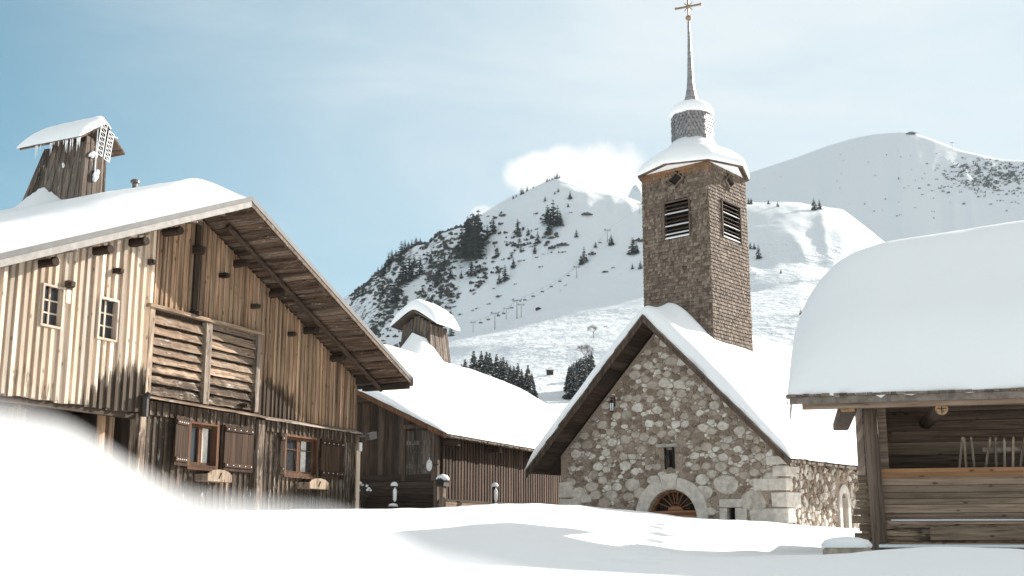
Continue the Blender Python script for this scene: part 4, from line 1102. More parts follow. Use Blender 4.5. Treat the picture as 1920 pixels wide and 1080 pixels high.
# roof deck, soffit and verge boards
q = MB(); OF = -.82; BK = 11.9; XL, XR = -7.85, .56
for xe in (XL, XR):
    q.hexa([(CRX, OF, cz(CRX) - .08), (xe, OF, cz(xe) - .08), (xe, OF, cz(xe)), (CRX, OF, cz(CRX))], [(CRX, BK, cz(CRX) - .08), (xe, BK, cz(xe) - .08), (xe, BK, cz(xe)), (CRX, BK, cz(CRX))])
crf = q.build('roof', M['dark'], chapel)
q = MB(lambda x, y, z: .3); s = 0
for xe in (XL, XR):
    L_ = abs(xe - CRX); d = 0.02; sgn = 1 if xe > CRX else -1
    while d < L_ - .05:
        wv = random.uniform(.14, .24); wv = min(wv, L_ - .04 - d); xa = CRX + sgn * d; xb = CRX + sgn * (d + wv - .008); jj = random.uniform(0, .012)
        q.hexa([(xa, OF + .03, cz(xa) - .115 - jj), (xb, OF + .03, cz(xb) - .115 - jj), (xb, OF + .03, cz(xb) - .082), (xa, OF + .03, cz(xa) - .082)], [(xa, .0, cz(xa) - .115 - jj), (xb, .0, cz(xb) - .115 - jj), (xb, 0, cz(xb) - .082), (xa, 0, cz(xa) - .082)]); d += wv
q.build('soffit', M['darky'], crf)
for xe, nm in ((XL, 'l'), (XR, 'r')):
    q = MB(lambda x, y, z: .1); q.hexa([(CRX, OF - .035, cz(CRX) - .22), (CRX, OF, cz(CRX) - .22), (CRX, OF, cz(CRX) - .03), (CRX, OF - .035, cz(CRX) - .03)], [(xe, OF - .035, cz(xe) - .22), (xe, OF, cz(xe) - .22), (xe, OF, cz(xe) - .03), (xe, OF - .035, cz(xe) - .03)], seg=8)
    q.build('verge_board', M['barnz'], crf)
# ragged shingle edge along the verge and the right eave
q = MB(); d = 0
while d < 4.25:
    for sgn in (-1, 1):
        xa = CRX + sgn * d; xb = CRX + sgn * (d + .16); j = random.uniform(0, .04)
        if (sgn > 0 and xb > XR + .02) or (sgn < 0 and xb < XL - .02): continue
        q.hexa([(xa, OF - .06 - j, cz(xa) - .028), (xb, OF - .06 - j, cz(xb) - .02), (xb, OF - .06 - j, cz(xb) + .012), (xa, OF - .06 - j, cz(xa) + .004)], [(xa, OF + .1, cz(xa) - .028), (xb, OF + .1, cz(xb) - .02), (xb, OF + .1, cz(xb) + .012), (xa, OF + .1, cz(xa) + .004)])
    d += .155
y = OF
while y < BK:
    wv = random.uniform(.1, .18); j = random.uniform(-.03, .05)
    q.box(XR - .1, XR + .03 + j, y, y + wv - .01, cz(XR) - .09 - random.uniform(0, .03), cz(XR) - .045); y += wv
q.build('shingle_edge', M['shingle'], crf)
for i in range(8): q = MB(); y = .5 + i * .9; q.prism([(.02, cz(0) - .14), (XR - .06, cz(XR) - .11), (XR - .06, cz(XR) - .17), (.02, cz(0) - .34)], y, y + .1); q.build('rafter_tail', M['dark'], crf)
# tower opening in the snow is simply intersected by the tower body
def c_rz(x, y):
    d = abs(x - CRX); return CTOP + .12 - CS * (math.sqrt(d * d + .35) - .20)
def c_rz2(x, y):
    d = abs(x - CRX); return CTOP + .12 - CS * d
def c_T(x, y):
    d = abs(x - CRX); t = .40 + .06 * sst(3.5, 1, d)
    rnd_ = CS * (math.sqrt(d * d + .30) - d) * .8
    if x > CRX: t *= .55 + .45 * sst(XR, XR - 2.2, x)
    else: t *= 1.0 + .12 * sst(1, 3, d)
    # drift climbing on the tower foot
    if x > -2.6: t += .10 * math.exp(-((x + 2.2) / .5) ** 2 - ((y - 2.2) / 1.3) ** 2)
    t += .30 * math.exp(-((x + 3.3) / .8) ** 2 - ((y - .6) / .45) ** 2)
    return t - (rnd_ - .12) * .62 * sst(1.0, 0, d)
roof_snow('roof_snow', None, CF, XL - .02, XR + .02, OF - .03, BK, c_rz2, c_T, .36,
          'deep snow on both slopes of the chapel roof around the foot of the shingled tower', 120, 110, seed=21, lumps=.05, loose=.05)
# --- tower
TX0, TX1, TY0, TY1 = -4.77, -2.52, 1.0, 3.25; TCX, TCY = (TX0 + TX1) / 2, (TY0 + TY1) / 2
ZB = 3.9; ZE = CF.on(1329, 297, x=None, y=TY0).z
tower = MB(); tower.box(TX0, TX1, TY0, TY1, ZB, ZE); 
tz = lambda z: 1 - .02 * (z - ZB) / (ZE - ZB)
# body as panels so openings stay dark and deep
tower = MB()
def face_rect(face, u0, u1, z0, z1, d0, d1, mb_, r=None, m=0, seg=1):
    if face == 0: mb_.box(TX0 + u0, TX0 + u1, TY0 + d0, TY0 + d1, z0, z1, r, m, seg)
    if face == 1: mb_.box(TX1 - d1, TX1 - d0, TY0 + u0, TY0 + u1, z0, z1, r, m, seg)
    if face == 2: mb_.box(TX0 + u0, TX0 + u1, TY1 - d1, TY1 - d0, z0, z1, r, m, seg)
    if face == 3: mb_.box(TX0 + d0, TX0 + d1, TY0 + u0, TY0 + u1, z0, z1, r, m, seg)
TW = TX1 - TX0
lv0 = CF.on(1247, 452, y=TY0); lv1 = CF.on(1293, 373, y=TY0); LU0, LU1, LZ0, LZ1 = lv0.x - TX0, lv1.x - TX0, lv0.z, lv1.z
dm0 = CF.on(1268, 337, y=TY0); DU, DZZ, DHW, DHH = dm0.x - TX0, dm0.z, .30, .235
rl0 = CF.on(1354, 455, x=TX1); rl1 = CF.on(1385, 388, x=TX1)
op = {0: (LU0, LU1, LZ0, LZ1, DU, DZZ), 1: (rl0.y - TY0 - .0, rl1.y - TY0, LZ0, LZ1, CF.on(1365, 341, x=TX1).y - TY0, DZZ), 2: (.7, 1.4, LZ0, LZ1, 1.1, DZZ), 3: (.7, 1.4, LZ0, LZ1, 1.1, DZZ)}
for fc in range(4):
    a, b, c, d, du, dzz = op[fc]; e0 = 0 if fc in (0, 2) else .1; e1 = TW if fc in (0, 2) else TW - .1
    face_rect(fc, e0, a, ZB, ZE, 0, .1, tower); face_rect(fc, b, e1, ZB, DZZ - DHH, 0, .1, tower); face_rect(fc, a, b, ZB, c, 0, .1, tower); face_rect(fc, a, b, d, DZZ - DHH, 0, .1, tower)
    face_rect(fc, b, e1, DZZ - DHH, ZE, .02, .1, tower)
    face_rect(fc, a, b, DZZ + DHH, ZE, 0, .1, tower) if False else None
tower.box(TX0 + .25, TX1 - .25, TY0 + .25, TY1 - .25, ZB, ZE)
tw = tower.build('tower', M['black'], chapel)
# shingles
random.seed(77)
def st_sh(x, y, z): return .62 * sst(ZE - .75, ZE - .1, z) * (1 if y < TY0 + .2 else .35)
shg = MB(st_sh); rows = int((ZE - ZB) / .108)
for fc in range(4):
    a, b, c, d, du, dzz = op[fc]
    for k in range(rows):
        z0 = ZB + k * .108; u_ = -.02 - random.uniform(0, .05)
        while u_ < TW + .01:
            wv = random.uniform(.055, .115); ua, ub = max(u_, -.03), min(u_ + wv - .006, TW + .03); u_ += wv
            if ub - ua < .015: continue
            um, zm = (ua + ub) / 2, z0 + .06
            if a - .03 < um < b + .03 and c - .04 < zm < d + .03: continue
            if abs(um - du) / (DHW + .03) + abs(zm - dzz) / (DHH + .03) < 1: continue
            h = .15; jz = random.uniform(-.012, .01); th = random.uniform(.012, .02); tl = random.uniform(-.004, .008); r = random.random()
            sh_ = 1 - .018 * (z0 - ZB) / (ZE - ZB)
            pts = []
            for (uu, dd, zz) in ((ua, -.034 - th - tl, z0 + jz), (ub, -.034 - th + tl, z0 + jz + random.uniform(-.005, .005)), (ub, -.006, z0 + jz), (ua, -.006, z0 + jz), (ua, -.016, z0 + h), (ub, -.016, z0 + h), (ub, -.004, z0 + h), (ua, -.004, z0 + h)):
                zz = min(zz, ZE - .001)
                if fc == 0: p = (TX0 + uu, TY0 + dd)
                elif fc == 1: p = (TX1 - dd, TY0 + uu)
                elif fc == 2: p = (TX0 + uu, TY1 - dd)
                else: p = (TX0 + dd, TY0 + uu)
                pts.append((TCX + (p[0] - TCX) * sh_, TCY + (p[1] - TCY) * sh_, zz))
            shg.hexa(pts[:4], pts[4:], r)
shg.build('shingle_cladding', M['shingle'], tw)
for fc in range(4):
    a, b, c, d, du, dzz = op[fc]
    lo_ = MB(lambda x, y, z: .2); nsl = 9
    for k in range(nsl):
        z0 = c + (d - c) * k / nsl
        def P(u_, dd, zz):
            if fc == 0: return (TX0 + u_, TY0 + dd, zz)
            if fc == 1: return (TX1 - dd, TY0 + u_, zz)
            if fc == 2: return (TX0 + u_, TY1 - dd, zz)
            return (TX0 + dd, TY0 + u_, zz)
        lo_.hexa([P(a + .02, -.035, z0 + .01), P(b - .02, -.035, z0 + .01), P(b - .02, .09, z0 + .085), P(a + .02, .09, z0 + .085)], [P(a + .02, -.035, z0 + .028), P(b - .02, -.035, z0 + .028), P(b - .02, .09, z0 + .103), P(a + .02, .09, z0 + .103)])
    lob = lo_.build('louvre', M['barnz'], tw)
    sn = MB()
    for k in (0, 1, 3, 6):
        z0 = c + (d - c) * k / nsl + .03; hgt = .006 + (.02 if k == 0 else .008 * random.random())
        sn.hexa([P(a + .03, -.03, z0), P(b - .03, -.03, z0), P(b - .03, .03, z0 + .042), P(a + .03, .03, z0 + .042)], [P(a + .03, -.04, z0 + hgt), P(b - .03, -.04, z0 + hgt), P(b - .03, .02, z0 + .05 + hgt), P(a + .03, .02, z0 + .05 + hgt)])
    sn.build('slat_snow', M['roofsnow'], lob)
    fr_ = MB()
    face_rect(fc, a - .03, a + .018, c, d, -.06, .1, fr_); face_rect(fc, b - .018, b + .03, c, d, -.06, .1, fr_); face_rect(fc, a - .03, b + .03, d, d + .035, -.07, .1, fr_)
    fr_.build('louvre_frame', M['barnz'], lob)
    df = MB(); dd0, dd1 = -.085, .10
    def ring4(s, dd): return [P(du - s * DHW, dd, dzz), P(du, dd, dzz - s * DHH), P(du + s * DHW, dd, dzz), P(du, dd, dzz + s * DHH)]
    o1, i1, o2, i2 = ring4(1.0, dd0), ring4(.80, dd0), ring4(1.0, dd1), ring4(.80, dd1)
    vs = o1 + i1 + o2 + i2; fs = []
    for k in range(4):
        j = (k + 1) % 4; fs += [[k, j, 4 + j, 4 + k], [k, j, 8 + j, 8 + k], [4 + k, 4 + j, 12 + j, 12 + k]]
    df.add(vs, fs, .5); df.build('diamond_frame', M['soff'], tw)
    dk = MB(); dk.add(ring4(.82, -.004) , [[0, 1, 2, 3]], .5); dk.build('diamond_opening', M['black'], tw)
# octagonal eave and roof
EC = TW / 2 * 1.4142; RO = EC + .14
ev = []
for k in range(8):
    a = PI / 4 * k; ev.append((TCX + RO * math.cos(a + PI / 4) * (1.0 if k % 2 == 0 else .97), TCY + RO * math.sin(a + PI / 4) * (1.0 if k % 2 == 0 else .97)))
er = MB(lambda x, y, z: .2)
zl = ZE - .10
inner = [(TCX + (p[0] - TCX) * .62, TCY + (p[1] - TCY) * .62) for p in ev]
vs = [(p[0], p[1], zl) for p in ev] + [(p[0], p[1], ZE + .10) for p in inner] + [(p[0], p[1], zl + .05) for p in ev] + [(TCX, TCY, ZE + 1.0)]
fs = []
for k in range(8):
    j = (k + 1) % 8; fs += [[k, j, 8 + j, 8 + k], [k, j, 16 + j, 16 + k], [16 + k, 16 + j, 24]]
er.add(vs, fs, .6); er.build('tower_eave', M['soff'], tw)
ZD0 = CF.on(1303, 258, y=TCY - .4).z; ZD1 = CF.on(1303, 206, y=TCY - .3).z; ZS0 = CF.on(1303, 188, y=TCY).z; ZS1 = CF.on(1302, 37, y=TCY).z
drm = MB(); rd = .61
drm.lathe((TCX, TCY, 0), [(rd * .98, ZD0 - .35), (rd * 1.0, ZD0), (rd * 1.05, ZD0 + .25), (rd * 1.0, ZD1 - .05), (rd * .85, ZD1 + .12), (rd * .5, ZD1 + .3)], n=8, rot=PI / 8)
dr8 = drm.build('drum', M['lead'], tw)
tl = MB(); nr = 10
for k in range(nr):
    z0 = ZD0 - .15 + (ZD1 - ZD0 + .25) * k / nr; nn = 32
    for i in range(nn):
        a0 = 2 * PI * (i + .5 * (k % 2)) / nn; a1 = a0 + 2 * PI / nn * .93; am_ = (a0 + a1) / 2
        def rad(a): 
            q_ = (a - PI / 8) % (PI / 4) - PI / 8; return rd * 1.03 * math.cos(PI / 8) / math.cos(q_)
        h = (ZD1 - ZD0 + .25) / nr * 1.35
        def Pq(a, z, e): return (TCX + (rad(a) + e) * math.cos(a), TCY + (rad(a) + e) * math.sin(a), z)
        tl.add([Pq(a0, z0 + h * .5, .028), Pq(am_, z0, .034), Pq(a1, z0 + h * .5, .028), Pq(a1, z0 + h, .008), Pq(a0, z0 + h, .008), Pq(a0, z0 + h * .5, .014), Pq(am_, z0 + .005, .02), Pq(a1, z0 + h * .5, .014)],
               [[0, 1, 2, 3, 4], [0, 5, 6, 1], [1, 6, 7, 2]], random.random())
tl.build('metal_scale', M['lead'], dr8)
bpy.data.objects['metal_scale']['kind'] = 'stuff'
# snow on the bell and drum
def octr(a): 
    q_ = (a - 0) % (PI / 4) - PI / 8; return math.cos(PI / 8) / math.cos(q_)
def ringsnow(prof, mix, nm, label, seed, n=64):
    s_ = MB(); vs = []; fs = []
    for k, (rr, z) in enumerate(prof):
        m_ = mix[k] if isinstance(mix, (list, tuple)) else mix
        for i in range(n):
            a = 2 * PI * i / n; o_ = octr(a) * m_ + (1 - m_) * .97; jit = (.015 * nz(math.cos(a) * 3 + seed, math.sin(a) * 3, k * .6))
            vs.append((TCX + (rr * o_ + jit) * math.cos(a), TCY + (rr * o_ + jit) * math.sin(a), z + (.03 * nz(a * 3, seed + 3) if k == 0 and seed == 2 else 0)))
    for k in range(len(prof) - 1):
        for i in range(n): j = (i + 1) % n; fs.append([k * n + i, k * n + j, (k + 1) * n + j, (k + 1) * n + i])
    fs.append([(len(prof) - 1) * n + i for i in range(n)]); fs.append([i for i in range(n)][::-1])
    s_.add(vs, fs, .5); ob = s_.build(nm, M['roofsnow'], None, smooth=True); ob.location = CF.P; ob.rotation_euler = (0, 0, CF.rot); tag(ob, label, 'snow', 'snow blankets on the roofs')
    return ob
zz = zl + .055
ringsnow([(RO * 1.0, zz), (RO * 1.015, zz + .06), (RO * 1.0, zz + .16), (RO * .95, zz + .30), (RO * .87, zz + .44), (RO * .76, zz + .58), (RO * .62, zz + .72), (RO * .50, zz + .82), (rd * 1.04, ZD0 + .02), (rd * .8, ZD0 + .04)], [1, 1, .95, .8, .6, .45, .3, .15, 0, 0], 'roof_snow', 'bell-shaped snow skirt on the octagonal eave of the chapel tower', 1)
ringsnow([(rd * 1.10, ZD1 - .08), (rd * 1.14, ZD1 + .0), (rd * 1.10, ZD1 + .12), (rd * .97, ZD1 + .24), (rd * .72, ZD1 + .34), (rd * .45, ZD1 + .40), (.1, ZD1 + .43)], 0, 'roof_snow', 'snow dome on the metal-scaled drum under the chapel spire', 2)
# spire with flared foot
sp = MB(); hs_ = ZS1 - ZS0
prof = [(.30, ZS0 - .25), (.235, ZS0), (.172, ZS0 + .08 * hs_), (.125, ZS0 + .18 * hs_), (.10, ZS0 + .32 * hs_), (.075, ZS0 + .55 * hs_), (.055, ZS0 + .78 * hs_), (.042, ZS1)]
sp.lathe((TCX, TCY, 0), prof, n=8, rot=PI / 8)
spire = sp.build('spire', M['lead'], tw)
sm = MB()
for k in range(12):
    z = ZS0 + hs_ * (.03 + k * .082); rr = interp([(b_, a_) for a_, b_ in prof], z); sm.lathe((TCX, TCY, z), [(rr + .0005, -.008), (rr + .006, 0), (rr + .0005, .008)], n=8, rot=PI / 8, cap=False)
sm.build('seam', M['zincpanel'], spire)
bl = MB(); zb_ = CF.on(1302, 30, y=TCY).z; bl.lathe((TCX, TCY, zb_), [(.03, -.09), (.085, -.05), (.10, 0), (.085, .05), (.03, .09)], n=16); bl.build('ball', M['brass'], spire, smooth=True)
cr = MB(); zc = CF.on(1303, 8, y=TCY).z; u1 = Vector((1, -.2, 0)).normalized()
cdir = Vector((CF.X.x, -CF.X.y * 0, 0))
ax_ = Vector((math.cos(-CF.rot - R(8)), math.sin(-CF.rot - R(8)), .10)); ax_ = Vector((.86, .5, .12)).normalized()
c0 = Vector((TCX, TCY, zc))
cr.bar((TCX, TCY, zb_ + .07), (TCX, TCY, zc + .62), .05, .05); cr.bar(c0 - ax_ * .36, c0 + ax_ * .36, .05, .05)
for e_ in (c0 - ax_ * .38, c0 + ax_ * .38, c0 + Vector((0, 0, .65))): cr.lathe(e_, [(.001, -.05), (.045, -.02), (.05, .02), (.001, .06)], n=8)
cr.lathe(c0, [(.001, -.1), (.07, -.03), (.07, .03), (.001, .1)], n=8)
for s1 in (-1, 1):
    for s2 in (-1, 1): cr.bar(c0, c0 + ax_ * .13 * s1 + Vector((0, 0, .13 * s2)), .02, .02)
cr.build('cross', M['brass'], spire)

# ================================================================== RIGHT BARN
BF = Frame(1645, 17.5, -14)
rb = BF.empty('granary', 'old timber granary with a balcony and very thick roof snow at the right edge', 'granary')
random.seed(52)
mb = MB(lambda x, y, z: .3 * sst(.6, 0, z)); mb.tube((.03, -.12, -.35), (-.01, -.12, 2.0), .115, .105, n=10, seg=8, wob=.10); mb.build('post', M['barnz'], rb)
# parapet boards
mb = MB(lambda x, y, z: .25 + .3 * sst(.5, .0, z)); z = -.22; k = 0
hs2 = [.12, .13, .11, .14, .10, .13, .085, .09, .11, .15]
zs = z
for h in hs2:
    y_ = .0 + random.uniform(-.012, .012) - (.05 if zs < .2 else 0)
    mb._boxx(.06, 7.0, y_ - .03, y_ + .03, zs + .004, zs + h - .004, random.random(), 0, 10); zs += h
mb.build('parapet', M['barnx'], rb)
mb = MB(); mb._boxx(.07, 7.0, -.07, .05, .92, .985, .3, 0, 4); mb._boxx(.06, 7.0, -.055, .06, .988, 1.05, .8, 0, 4); mb.build('rail', M['fresh'], rb)
mb = MB(lambda x, y, z: .35); mb._boxx(.75, 4.5, -.16, -.10, -.02, .17, .4, 0, 8); mb._boxx(.15, 5.5, -.13, -.10, .215, .26, .7, 0, 8); mb._boxx(.1, 6, -.2, -.03, -.17, -.06, .5, 0, 6); mb.build('leaning_plank', M['barnx'], rb)
mb = MB(); mb._boxx(.2, 5.5, -.15, -.08, .262, .285, .5, 0, 20); mb._boxx(.0, 6.5, -.34, -.035, -.13, -.085, .5, 0, 20); mb.build('snow_strip', M['roofsnow'], rb, bevel=.01)
# side wall crossed log ends
mb = MB(lambda x, y, z: .3); z = -.4
while z < .95:
    xo = random.uniform(-.34, -.22); h = random.uniform(.09, .12)
    mb._boxx(xo, .02, .10, .24, z, z + h, random.random(), 0, 2); z += h + random.uniform(.012, .03)
mb.build('log_end', M['barnx'], rb)
bpy.data.objects['log_end'].name = 'log_wall_end'
mb = MB(lambda x, y, z: .2); z = -.4
while z < 2.2:
    mb.box(-.10, .04, .25, 2.4, z, z + .15); z += .155
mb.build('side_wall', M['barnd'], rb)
# back wall inside the balcony
mb = MB(lambda x, y, z: .25); z = .2
while z < 2.25:
    h = random.uniform(.14, .22); mb._boxx(.05, 2.62, 1.25, 1.35, z, z + h - .008, random.random(), 0, 10); mb._boxx(3.4, 8, 1.25, 1.35, z, z + h - .008, random.random(), 0, 10); z += h
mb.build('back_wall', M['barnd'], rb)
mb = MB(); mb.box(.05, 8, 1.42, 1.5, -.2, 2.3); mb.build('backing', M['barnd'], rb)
mb = MB(); mb.box(2.62, 2.72, 1.12, 1.32, .2, 2.25); mb.box(3.3, 3.4, 1.12, 1.32, .2, 2.25); fj = mb.build('window', M['barnz'], rb)
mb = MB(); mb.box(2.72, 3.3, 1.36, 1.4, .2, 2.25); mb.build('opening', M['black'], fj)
mb = MB()
for i in range(28): mb.box(2.72 + i * .021, 2.724 + i * .021, 1.30, 1.305, 1.3, 2.1)
for i in range(36): mb.box(2.72, 3.3, 1.295, 1.299, 1.3 + i * .0225, 1.304 + i * .0225)
mb.build('mesh_screen', M['barnz'], fj)
mb = MB(lambda x, y, z: .2); mb.box(.12, .24, .05, .2, 1.055, 2.1); mb.box(.15, .30, 1.05, 1.24, .9, 2.1); mb.box(.02, .1, .2, 1.2, 1.55, 1.63); mb.box(.02, .1, .2, 1.2, 1.15, 1.23); mb.build('brace', M['barnd'], rb)
mb = MB(); mb.box(-.1, 8, .1, 4, .80, .85); mb.build('floor', M['darkx'], rb)
# pale pickets leaning on a rack behind the rail
mb = MB(lambda x, y, z: 0); mb.bar((1.68, .55, 1.36), (4.6, .55, 1.36), .03, .06); rk = mb.build('rack_rail', M['low'], rb)
for (px, tx, dxp) in ((1798, 1804, 0), (1812, 1808, 0), (1828, 1821, 0), (1847, 1856, 0), (1868, 1867, 0), (1884, 1883, 0), (1899, 1900, 0), (1912, 1920, 0), (1935, 1935, 0)):
    b0 = BF.on(px, 884, y=.50); t0 = BF.on(tx, 824, y=.50); m_ = MB(lambda x, y, z: 0); d = (t0 - b0)
    m_.bar(b0 - d * .3, t0, .035, .02, up=(0, 1, 0)); m_.bar(t0, t0 + d.normalized() * .04, .035, .02, up=(0, 1, 0), w2=.02, h2=.003); m_.build('picket', M['low'], rk)
# eave
EYB, EZB = -1.0, 2.10; BSL = .62; RB = 1.9; HX = -1.2; HS = 6.0
def bz(x, y): return EZB + min(BSL * (RB - EYB - abs(y - RB)), HS * max(0, x - HX))
mb = MB(); mb._boxx(-1.2, 8, EYB - .03, EYB, EZB - .13, EZB - .03, .3, 0, 8); brf_f = None
q = MB(); 
rzb = EZB + BSL * (RB - EYB); rxb = HX + BSL * (RB - EYB) / HS; ybk = RB + .7; zbk = rzb - BSL * .7
vs = []
for dz_ in (-.08, 0): vs += [(HX, EYB, EZB + dz_), (8.5, EYB, EZB + dz_), (8.5, RB, rzb + dz_), (rxb, RB, rzb + dz_), (rxb, ybk, zbk + dz_), (8.5, ybk, zbk + dz_)]
q.add(vs, [[0, 1, 2, 3], [4, 5, 2, 3], [0, 3, 4], [6, 7, 8, 9], [10, 11, 8, 9], [6, 9, 10], [0, 1, 7, 6], [0, 4, 10, 6], [4, 5, 11, 10]], .5)
brf = q.build('roof', M['dark'], rb)
mb.build('fascia', plain('grey_eave_board', (.20, .165, .14), .8, bump=.01, scale=10, var=.3), brf)
mb = MB(lambda x, y, z: .3); mb._boxx(-1.02, 8, EYB + .02, EYB + .16, EZB - .20, EZB - .12, .6, 0, 8); mb.build('eave_beam', M['barnx'], brf)
mb = MB(); x = -1.25
while x < 8: wv = random.uniform(.08, .16); mb.box(x, x + wv - .008, EYB - .07 + random.uniform(-.02, .02), EYB + .15, EZB - .028, EZB + .005 + random.uniform(0, .012)); x += wv
mb.build('shingle_edge', M['shingle'], brf)
for (px, py, sq) in ((1589, 760, True), (1765, 760, False)):
    p = BF.on(px, py, y=-.90); p.z -= .05; m_ = MB()
    if sq: m_.box(p.x - .13, p.x + .13, -.90, 2, p.z - .06, p.z + .07)
    else: m_.tube((p.x, -.90, p.z), (p.x, 1.3, p.z), .10, n=18)
    pl = m_.build('purlin', M['barnz'], rb, bevel=.02 if sq else 0)
    m_ = MB(); 
    if sq: m_.box(p.x - .10, p.x + .10, -.908, -.901, p.z - .05, p.z + .06)
    else: m_.tube((p.x, -.912, p.z), (p.x, -.901, p.z), .09, n=18)
    m_.build('cut_face', M['cut'], pl)
    m_ = MB(); cc = M['louv'] if sq else M['dark']
    if sq: m_.bar((p.x - .05, -.914, p.z - .02), (p.x + .05, -.914, p.z + .025), .02, .006, up=(0, 1, 0)); m_.bar((p.x - .02, -.914, p.z + .03), (p.x + .03, -.914, p.z - .03), .015, .006, up=(0, 1, 0))
    else: m_.bar((p.x - .07, -.916, p.z), (p.x + .07, -.916, p.z), .012, .004, up=(0, 1, 0)); m_.bar((p.x, -.916, p.z - .07), (p.x, -.916, p.z + .07), .012, .004, up=(0, 1, 0))
    m_.build('drying_crack', cc, pl)
mb = MB(); mb._boxx(-.9, 8, -.2, -.04, 1.96, 2.06, .5, 0, 4) if False else None
mb = MB(lambda x, y, z: .2); mb._boxx(-.15, 8, -.08, .08, 2.0, 2.2, .5, 0, 6); mb.build('wall_plate', M['barnd'], rb)
mb = MB(lambda x, y, z: .2)
y = -.9
while y < 1.2:
    zz_ = EZB + BSL * (y - EYB); xl_ = HX + (zz_ - EZB) / HS + .05; mb.box(xl_, 8, y, y + .14, zz_ - .125, zz_ - .10); y += .15
mb.build('soffit', M['barnd'], brf)
def b_T(x, y):
    return .92 + .12 * sst(-.5, 5, x) + .58 * sst(EYB, RB, y) + .012 * fbm(x * 3, y * 3, 1)
def b_rz(x, y):
    hip = max(0, (.55 - (x + 1.25)) * .9)
    return EZB + BSL * (RB - EYB - (math.sqrt((y - RB) ** 2 + .3) - .1)) - 0 * hip
# the snow end is a big rounded shoulder
def bsn():
    nx_, ny_ = 90, 90; x0, x1, y0, y1 = HX - .03, 8.5, EYB - .04, RB + .74; vs = []; fs = []
    for j in range(ny_ + 1):
        y = y0 + (y1 - y0) * (.5 - .5 * math.cos(PI * j / ny_))
        for i in range(nx_ + 1):
            x = x0 + (x1 - x0) * (i / nx_) ** 1.7
            ex = max(0, min(1, (x - x0) / 2.0)); ey = max(0, min(1, min((y - y0) / .75, (y1 - y) / .5)))
            kx = max(0, 1 - (1 - ex) ** 2.3) ** .5; ky = max(0, 1 - (1 - ey) ** 2.6) ** .5
            th = b_T(x, y) + .04 * fbm(x, y, 2, .5, 3)
            basez = max(EZB, bz(x, min(max(y, EYB), RB + .7))) + .012
            z = basez + .05 + (th + .0) * ky * (.10 + .90 * kx)
            zcap = 2.15 + .15 + (3.05) * kx + .10 * (x - x0)   # the end shoulder also rounds the ridge off
            z = min(z, max(basez + .03, 0) + 9) if False else z
            hipz = 2.10 + 3.0 * kx + .14 * max(0, x - .3)
            z = -math.log(math.exp(-z * 5) + math.exp(-max(hipz, basez + .1) * 5)) / 5 if True else z
            z = max(z, basez + .01)
            vs.append((x + (.03 * nz(y * 4, z * 4) if i == 0 else 0), y + (.03 * nz(x * 4, 3) if j in (0, ny_) else 0), z))
    nn = nx_ + 1
    for j in range(ny_):
        for i in range(nx_): a = j * nn + i; fs.append([a, a + 1, a + nn + 1, a + nn])
    loop = [i for i in range(nx_ + 1)] + [j * nn + nx_ for j in range(1, ny_ + 1)] + [ny_ * nn + i for i in range(nx_ - 1, -1, -1)] + [j * nn for j in range(ny_ - 1, 0, -1)]
    o = len(vs)
    for k in loop:
        x, y, z = vs[k]; vs.append((x, y, max(EZB, bz(x, min(max(y, EYB), RB + .7))) + .008 - (.02 + .12 * max(0, nz(x * 5, 1)) ** 1.3 + .03 * abs(nz(x * 17, 2)) if y < EYB + .02 and x > HX + .2 else 0)))
    for k in range(len(loop)): a, b = loop[k], loop[(k + 1) % len(loop)]; fs.append([b, a, o + k, o + (k + 1) % len(loop)])
    m_ = MB(); m_.add(vs, fs, .5); ob = m_.build('roof_snow', M['roofsnow'], None, smooth=True); ob.location = BF.P; ob.rotation_euler = (0, 0, BF.rot)
    tag(ob, 'huge rounded snow load on the granary roof at the right edge', 'snow', 'snow blankets on the roofs')
bsn()
# snow-capped stub of wall left of the granary
p = at(1588, 1034, 15.5); e = empty('stone_stub', (p.x, p.y, p.z), 'low snow-capped stone stub in the snow left of the granary post', 'stone')
mb = MB(); block(mb, -.26, .28, -.2, .25, -.4, .06, .02); mb.build('stone', M['stone'], e, bevel=.03)
mb = MB(); mb.lathe((0, 0, .05), [(.33, 0), (.34, .04), (.29, .10), (.16, .135), (.001, .145)], n=20); o = mb.build('snow_cap', M['roofsnow'], e, smooth=True); o.scale = (1, .8, 1)

# ================================================================== MOUNTAINS
YS = [60, 150, 250, 350, 450, 560, 620, 740, 900, 1010, 1150]
PX = [-200, 560, 660, 700, 760, 820, 890, 960, 1045, 1110, 1200, 1300, 1400, 1500, 1580, 1640, 1720, 1950, 2500]
RIDGE = [700, 592, 550, 517, 472, 442, 408, 367, 333, 350, 376, 378, 380, 379, 396, 440, 500, 620, 700]
CREST = [800, 660, 652, 645, 636, 622, 607, 593, 580, 571, 557, 548, 532, 520, 522, 540, 580, 680, 760]
def prof_py(px, Y):
    rd_ = interp(list(zip(PX, RIDGE)), px); cr_ = interp(list(zip(PX, CREST)), px)
    right = sst(1250, 1450, px)
    tab = [(60, 955), (150, 860), (250, 790), (350, 735 - 25 * right), (450, cr_ + 75 - 10 * right), (620, cr_), (660, cr_ + 2 - 10 * right), (705, cr_ + (rd_ - cr_) * (.36 + .1 * right)), (780, rd_ + 10), (805, rd_), (1000, rd_ + 90)]
    k = interp(tab, Y); k0 = interp(tab, Y - 16); k1 = interp(tab, Y + 16)
    w_ = 0 if 790 < Y < 830 else 1
    return k * (1 - .66 * w_) + (k0 + k1) * .33 * w_
